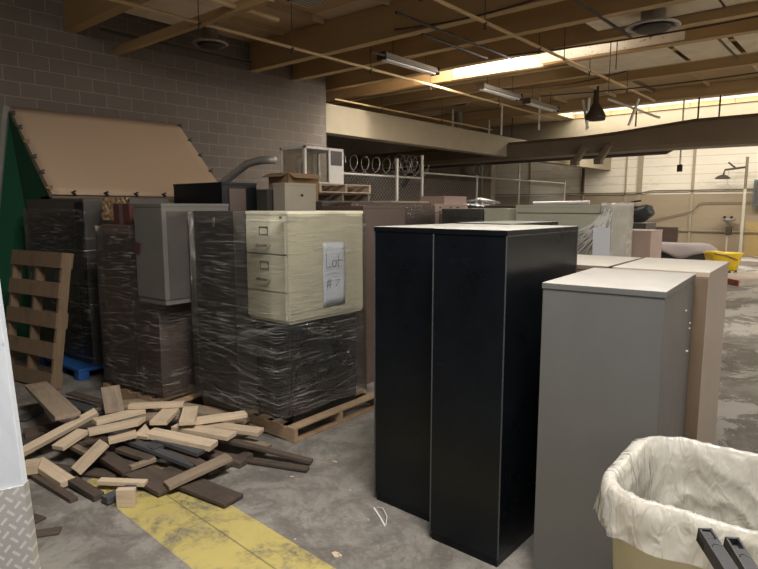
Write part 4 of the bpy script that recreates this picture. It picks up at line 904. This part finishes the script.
# ------------------------------------------------------------------ white smudged panel at the left edge
dr = thing('kick_plate_panel', 'white smudged panel with a diamond tread plate at its foot, left edge', 'panel', (0, 0, 0))
e0 = Vector((-1.372 + 0.196 * 1.13, 0.42, 0.0)); upv = Vector((-0.196, 0.012, 1.0)).normalized()
nrm = Vector((1.0, -0.55, 0)).normalized(); side = nrm.cross(upv).normalized()     # side points away from the edge
if side.dot(Vector((math.cos(YAW), math.sin(YAW), 0))) > 0: side = -side
nrm = side.cross(upv).normalized()
T = Matrix.Translation(e0) @ Matrix((side, nrm, upv)).transposed().to_4x4()
for nm, z0, z1, m, t0, t1 in (('board', 0.0, 2.15, 'smudge', -.02, .02), ('tread_plate', 0.02, 1.335, 'tread', -.026, .026)):
    o = B().span((-0.001 if nm == 'tread_plate' else 0, t0, z0), (0.62, t1, z1), bev=.001).build(nm, M[m], dr); o.matrix_local = T

# ------------------------------------------------------------------ heap of scrap boards
def plank(a, za, b, zb, wd, th, mat, lab, roll=0.0, name='scrap_board', cut=0.0):
    """a, b: where the two top ends lie; za, zb their heights above the floor"""
    A = at_z(a[0], a[1], za); Bv = at_z(b[0], b[1], zb); ax = (Bv - A); L = ax.length; ax.normalize()
    side = Vector((0, 0, 1)).cross(ax).normalized(); upv = ax.cross(side)
    Rm = Matrix((ax, side, upv)).transposed().to_4x4() @ Matrix.Rotation(roll, 4, 'X')
    wd *= 1.22; s = B(); h = wd / 2; c1 = cut * wd
    s.prism([(-L / 2, -h), (L / 2 - c1, -h), (L / 2, h), (-L / 2, h)] if cut >= 0 else [(-L / 2 - c1, -h), (L / 2, -h), (L / 2, h), (-L / 2, h)], -th, 0, 2)
    ed = list(s.bm.edges); bmesh.ops.bevel(s.bm, geom=ed, offset=0.0022, segments=1, affect='EDGES')
    o = s.build(name, M[mat], None); o.matrix_world = Matrix.Translation((A + Bv) / 2) @ Rm
    return tag(o, lab, 'board', 'scrap boards in the heap on the floor')
PL = [
 # dark base layer
 ((20, 419), .03, (46, 404), .03, .10, .02, 'slate', 'grey flat board on the floor at the far left of the heap', 0),
 ((24, 432), .06, (100, 418), .06, .16, .03, 'drk', 'dark board in the shade beneath the long slanting pale board', 0),
 ((36, 446), .05, (120, 420), .05, .16, .03, 'drk', 'dark board low in the heap behind the left offcuts', 0),
 ((60, 400), .04, (104, 412), .06, .10, .02, 'slate', 'dark slat sticking out behind the broad sloping board', 0),
 ((70, 392), .10, (102, 401), .10, .07, .02, 'drk', 'narrow dark slat behind the upright offcut', 0),
 ((74, 449), .08, (150, 425), .08, .20, .03, 'drk', 'dark wide board hidden at the heart of the heap', 0),
 ((120, 430), .07, (215, 415), .07, .22, .03, 'drk', 'dark wide board under the crossed pale boards', 0),
 ((150, 445), .05, (250, 425), .05, .22, .03, 'drk', 'dark wide board under the right half of the heap', 0),
 ((98, 405), .08, (170, 399), .08, .16, .03, 'ply2', 'weathered board under the top pale boards', 0),
 ((180, 405), .10, (250, 418), .10, .14, .03, 'ply2', 'weathered board towards the wrapped stack', 0),
 ((35, 474), .035, (74, 498), .03, .045, .03, 'drk', 'thin dark strip on the floor below the left block', 0),
 ((71, 477), .06, (99, 494), .045, .06, .04, 'drk', 'dark stub with a pale cut end at the lower left', 0),
 ((104, 497), .055, (134, 484), .055, .06, .045, 'slate', 'grey stub behind the small square block', 0),
 ((96, 446), .09, (172, 487), .04, .17, .03, 'drk', 'wide dark flat board in front, left of the brown plank', 0),
 ((160, 470), .05, (234, 499), .035, .14, .025, 'drk', 'wide dark board reaching furthest over the yellow lane', 0),
 ((128, 438), .18, (195, 464), .08, .06, .03, 'slate', 'narrow slate coloured board pointing at the brown plank', 0),
 ((156, 436), .18, (202, 451), .14, .08, .03, 'slate', 'bluish dark board below the thick pale one', 0),
 ((119, 447), .14, (152, 458), .11, .06, .03, 'drk', 'small dark board with pale end in the middle', 0),
 ((196, 448), .06, (244, 461), .045, .08, .04, 'drk', 'dark chunk at the right front of the heap', 0),
 ((228, 456), .03, (308, 468), .03, .05, .02, 'drk', 'dark lath flat on the floor at the far right', 0),
 ((226, 438), .14, (312, 460), .04, .05, .025, 'drk', 'long dark lath pointing right past the pallet', 0),
 ((150, 480), .02, (212, 466), .06, .05, .02, 'drk', 'dark thin lath below the brown plank', 0),
 ((166, 484), .075, (229, 455), .15, .085, .03, 'ply2', 'long brown plank with a paint spot across the front', 0),
 ((80, 462), .07, (118, 450), .09, .07, .03, 'drk', 'dark scrap beside the upright pinkish board', 0),
 ((240, 420), .05, (285, 430), .05, .09, .03, 'ply2', 'weathered offcut at the pallet corner', 0),
 ((22, 408), .02, (70, 398), .02, .09, .02, 'drk', 'dark flat slat near the foot of the leaning pallet', 0),
 ((18, 436), .03, (52, 448), .03, .12, .025, 'drk', 'dark board end in the shade at the far left of the heap', 0),
 ((48, 424), .09, (110, 440), .10, .14, .03, 'drk', 'dark board crossing beneath the long slanting pale board', 0),
 ((84, 440), .13, (130, 470), .08, .09, .03, 'drk', 'dark board between the pinkish board and the wide flat one', 0),
 ((104, 424), .16, (160, 446), .15, .10, .03, 'slate', 'slate board just beneath the short pale piece', 0),
 ((170, 446), .12, (214, 470), .07, .07, .03, 'drk', 'dark board tucked under the long brown plank', 0),
 ((52, 466), .03, (118, 474), .03, .08, .02, 'drk', 'dark thin board flat on the floor behind the stub with the pale end', 0),
 ((196, 430), .10, (268, 446), .07, .10, .03, 'ply2', 'weathered board under the long pale one at the right', 0),
 ((208, 470), .03, (250, 452), .05, .07, .025, 'drk', 'dark board end right of the brown plank', 0),
 ((60, 436), .12, (92, 452), .12, .07, .03, 'ply2', 'weathered offcut in the shade left of centre', 0),
 ((130, 446), .11, (176, 440), .12, .12, .03, 'drk', 'dark board across the middle beneath the slate ones', 0),
 ((222, 424), .08, (262, 408), .06, .09, .03, 'ply2', 'weathered board end leaning to the pallet', 0),
 # pale layer
 ((36, 383), .30, (68, 414), .32, .15, .035, 'ply2', 'broad sloping board on top at the left', 0),
 ((20, 451), .10, (96, 410), .30, .06, .04, 'ply', 'long narrow pale board rising from the lower left', .35),
 ((57, 446), .16, (83, 429), .20, .09, .035, 'ply', 'short pale board tucked below the long narrow one', 0),
 ((110, 386), .30, (115, 412), .12, .13, .03, 'ply2', 'short knotty board standing up at the back', 0),
 ((88, 430), .30, (147, 418), .31, .075, .035, 'ply', 'pale board lying on top with a slanted tip', 0, 'c'),
 ((94, 420), .28, (143, 408), .28, .085, .035, 'ply', 'pale board just behind the one with the slanted tip', 0),
 ((108, 438), .22, (136, 431), .24, .09, .035, 'ply', 'short pale piece poking out below the top boards', 0),
 ((74, 470), .07, (103, 441), .22, .10, .035, 'ply', 'pinkish board leaning forward in the middle left', 0),
 ((36, 459), .10, (68, 480), .06, .085, .045, 'ply', 'chunky pale board lying near the left edge', 0),
 ((24, 463), .11, (40, 461), .11, .10, .07, 'ply', 'small pale block at the far left end', 0),
 ((99, 479), .07, (146, 481), .07, .05, .03, 'ply', 'thin pale board lying level above the square block', 0),
 ((129, 404), .32, (184, 402), .32, .06, .035, 'ply', 'narrow pale board along the very top of the heap', 0),
 ((158, 421), .28, (175, 404), .28, .11, .035, 'ply', 'square-ended pale board on top, left of its twin', 0),
 ((187, 421), .27, (191, 406), .28, .10, .035, 'ply', 'upright looking pale board on top, right of its twin', 0),
 ((188, 420), .24, (246, 412), .23, .08, .035, 'ply', 'pale board pointing right, highest at that side', 0),
 ((150, 430), .22, (214, 443), .17, .10, .045, 'ply', 'thick pale board sloping down at centre right', 0),
 ((176, 424), .20, (232, 434), .19, .10, .035, 'ply', 'pale board lying between the thick one and the pointed one', 0),
 ((194, 421), .19, (261, 430), .17, .09, .035, 'ply', 'long pale board reaching to the pallet corner', 0),
 ((140, 436), .20, (152, 424), .24, .10, .03, 'ply', 'pale triangular offcut between the top boards', 0, 'c'),
 ((130, 466), .10, (155, 457), .11, .04, .03, 'ply2', 'small pale ended stick amid the dark boards', 0),
 ((140, 414), .24, (180, 412), .24, .14, .03, 'ply2', 'weathered board seen between top pale boards', 0),
]
for q in PL:
    plank(q[0], q[1], q[2], q[3], q[4], q[5], q[6], q[7], q[8], cut=0.8 if len(q) > 9 else 0.0)
def block(px, py, sz, rot, mat, lab, z=0):
    p = at_z(px, py, z + 0.001); o = B().box((0, 0, sz[2] / 2), sz, bev=.003).build('scrap_block', M[mat]); o.location = p; o.rotation_euler = rot; tag(o, lab, 'wood block')
block(127, 506, (0.115, 0.045, 0.12), (0, 0, 0.75), 'ply', 'small square pale block standing on the yellow lane')
block(188, 400, (0.10, 0.05, 0.16), (0, 0.45, 0.6), 'ply2', 'little tilted offcut against the wrapped cabinet at the back', 0.03)
block(30, 520, (0.16, 0.10, 0.015), (0, 0, 0.3), 'drk', 'dark flat scrap on the floor by the tread plate')
block(42, 534, (0.20, 0.08, 0.012), (0, 0, 1.0), 'drk', 'second dark scrap on the floor nearer the tread plate')
# small litter on the floor
zt = at_z(375, 515, 0.006)
tag(B().tube([at_z(374, 508, .006), at_z(380, 517, .006), at_z(385, 526, .006)], 0.006, 6).build('white_stick', M['white']), 'small white stick on the floor by the black cabinet', 'litter')
tag(B().tube([at_z(377, 507, .004), at_z(383, 508, .03), at_z(387, 516, .03), at_z(386, 525, .004)], 0.0022, 5).build('cable_tie', M['white']), 'thin white curved tie on the floor beside the stick', 'litter')
for i, (x, y, r) in enumerate(((335, 462, .02), (292, 477, .012), (350, 491, .012), (336, 555, .03), (295, 540, .01), (340, 556, .018), (368, 520, .01))):
    p = at_z(x, y, 0); s = B(); s.prism([(r * (1 + .4 * math.sin(k * 2.1 + i)) * math.cos(k * PI / 3.5), r * .6 * (1 + .4 * math.cos(k * 1.7 + i)) * math.sin(k * PI / 3.5)) for k in range(7)], 0.0005, 0.006, 2)
    o = s.build('wood_chip', M['ply']); o.location = p; o.rotation_euler = (0, 0, i * 1.1)
    tag(o, ['slim pale chip on the floor right of the long dark lath', 'tiny white chip left on the bare floor', 'tiny pale crumb near the left black cabinet', 'pale chip near the bottom edge of the picture', 'tiny crumb at the yellow lane edge', 'small chip touching the bottom pale one', 'tiny crumb just left of the white stick'][i], 'litter')

# families of repeats share a group phrase
for o in list(C.objects):
    if o.parent is None and not o.get('group') and o.get('label'):
        g_ = {'storage_cabinet': 'steel storage cabinets around the hall', 'filing_cabinet': 'filing cabinets', 'roof_beam': 'roof beams under the deck', 'strip_light': 'strip lights in a row',
              'ceiling_diffuser': 'round ceiling diffusers', 'wooden_pallet': 'wooden pallets', 'stretch_wrap': 'stretch wrap on the cabinets', 'sprinkler_pipe': 'sprinkler pipes',
              'wood_chip': 'wood chips on the floor', 'scrap_block': 'wood blocks around the heap', 'drop_pipe': 'drop pipes above the duct', 'drop_wire': 'drop wires', 'cable': 'cables along the beams',
              'skylight': 'skylights'}.get(o.name.split('.')[0])
        if g_: o['group'] = g_
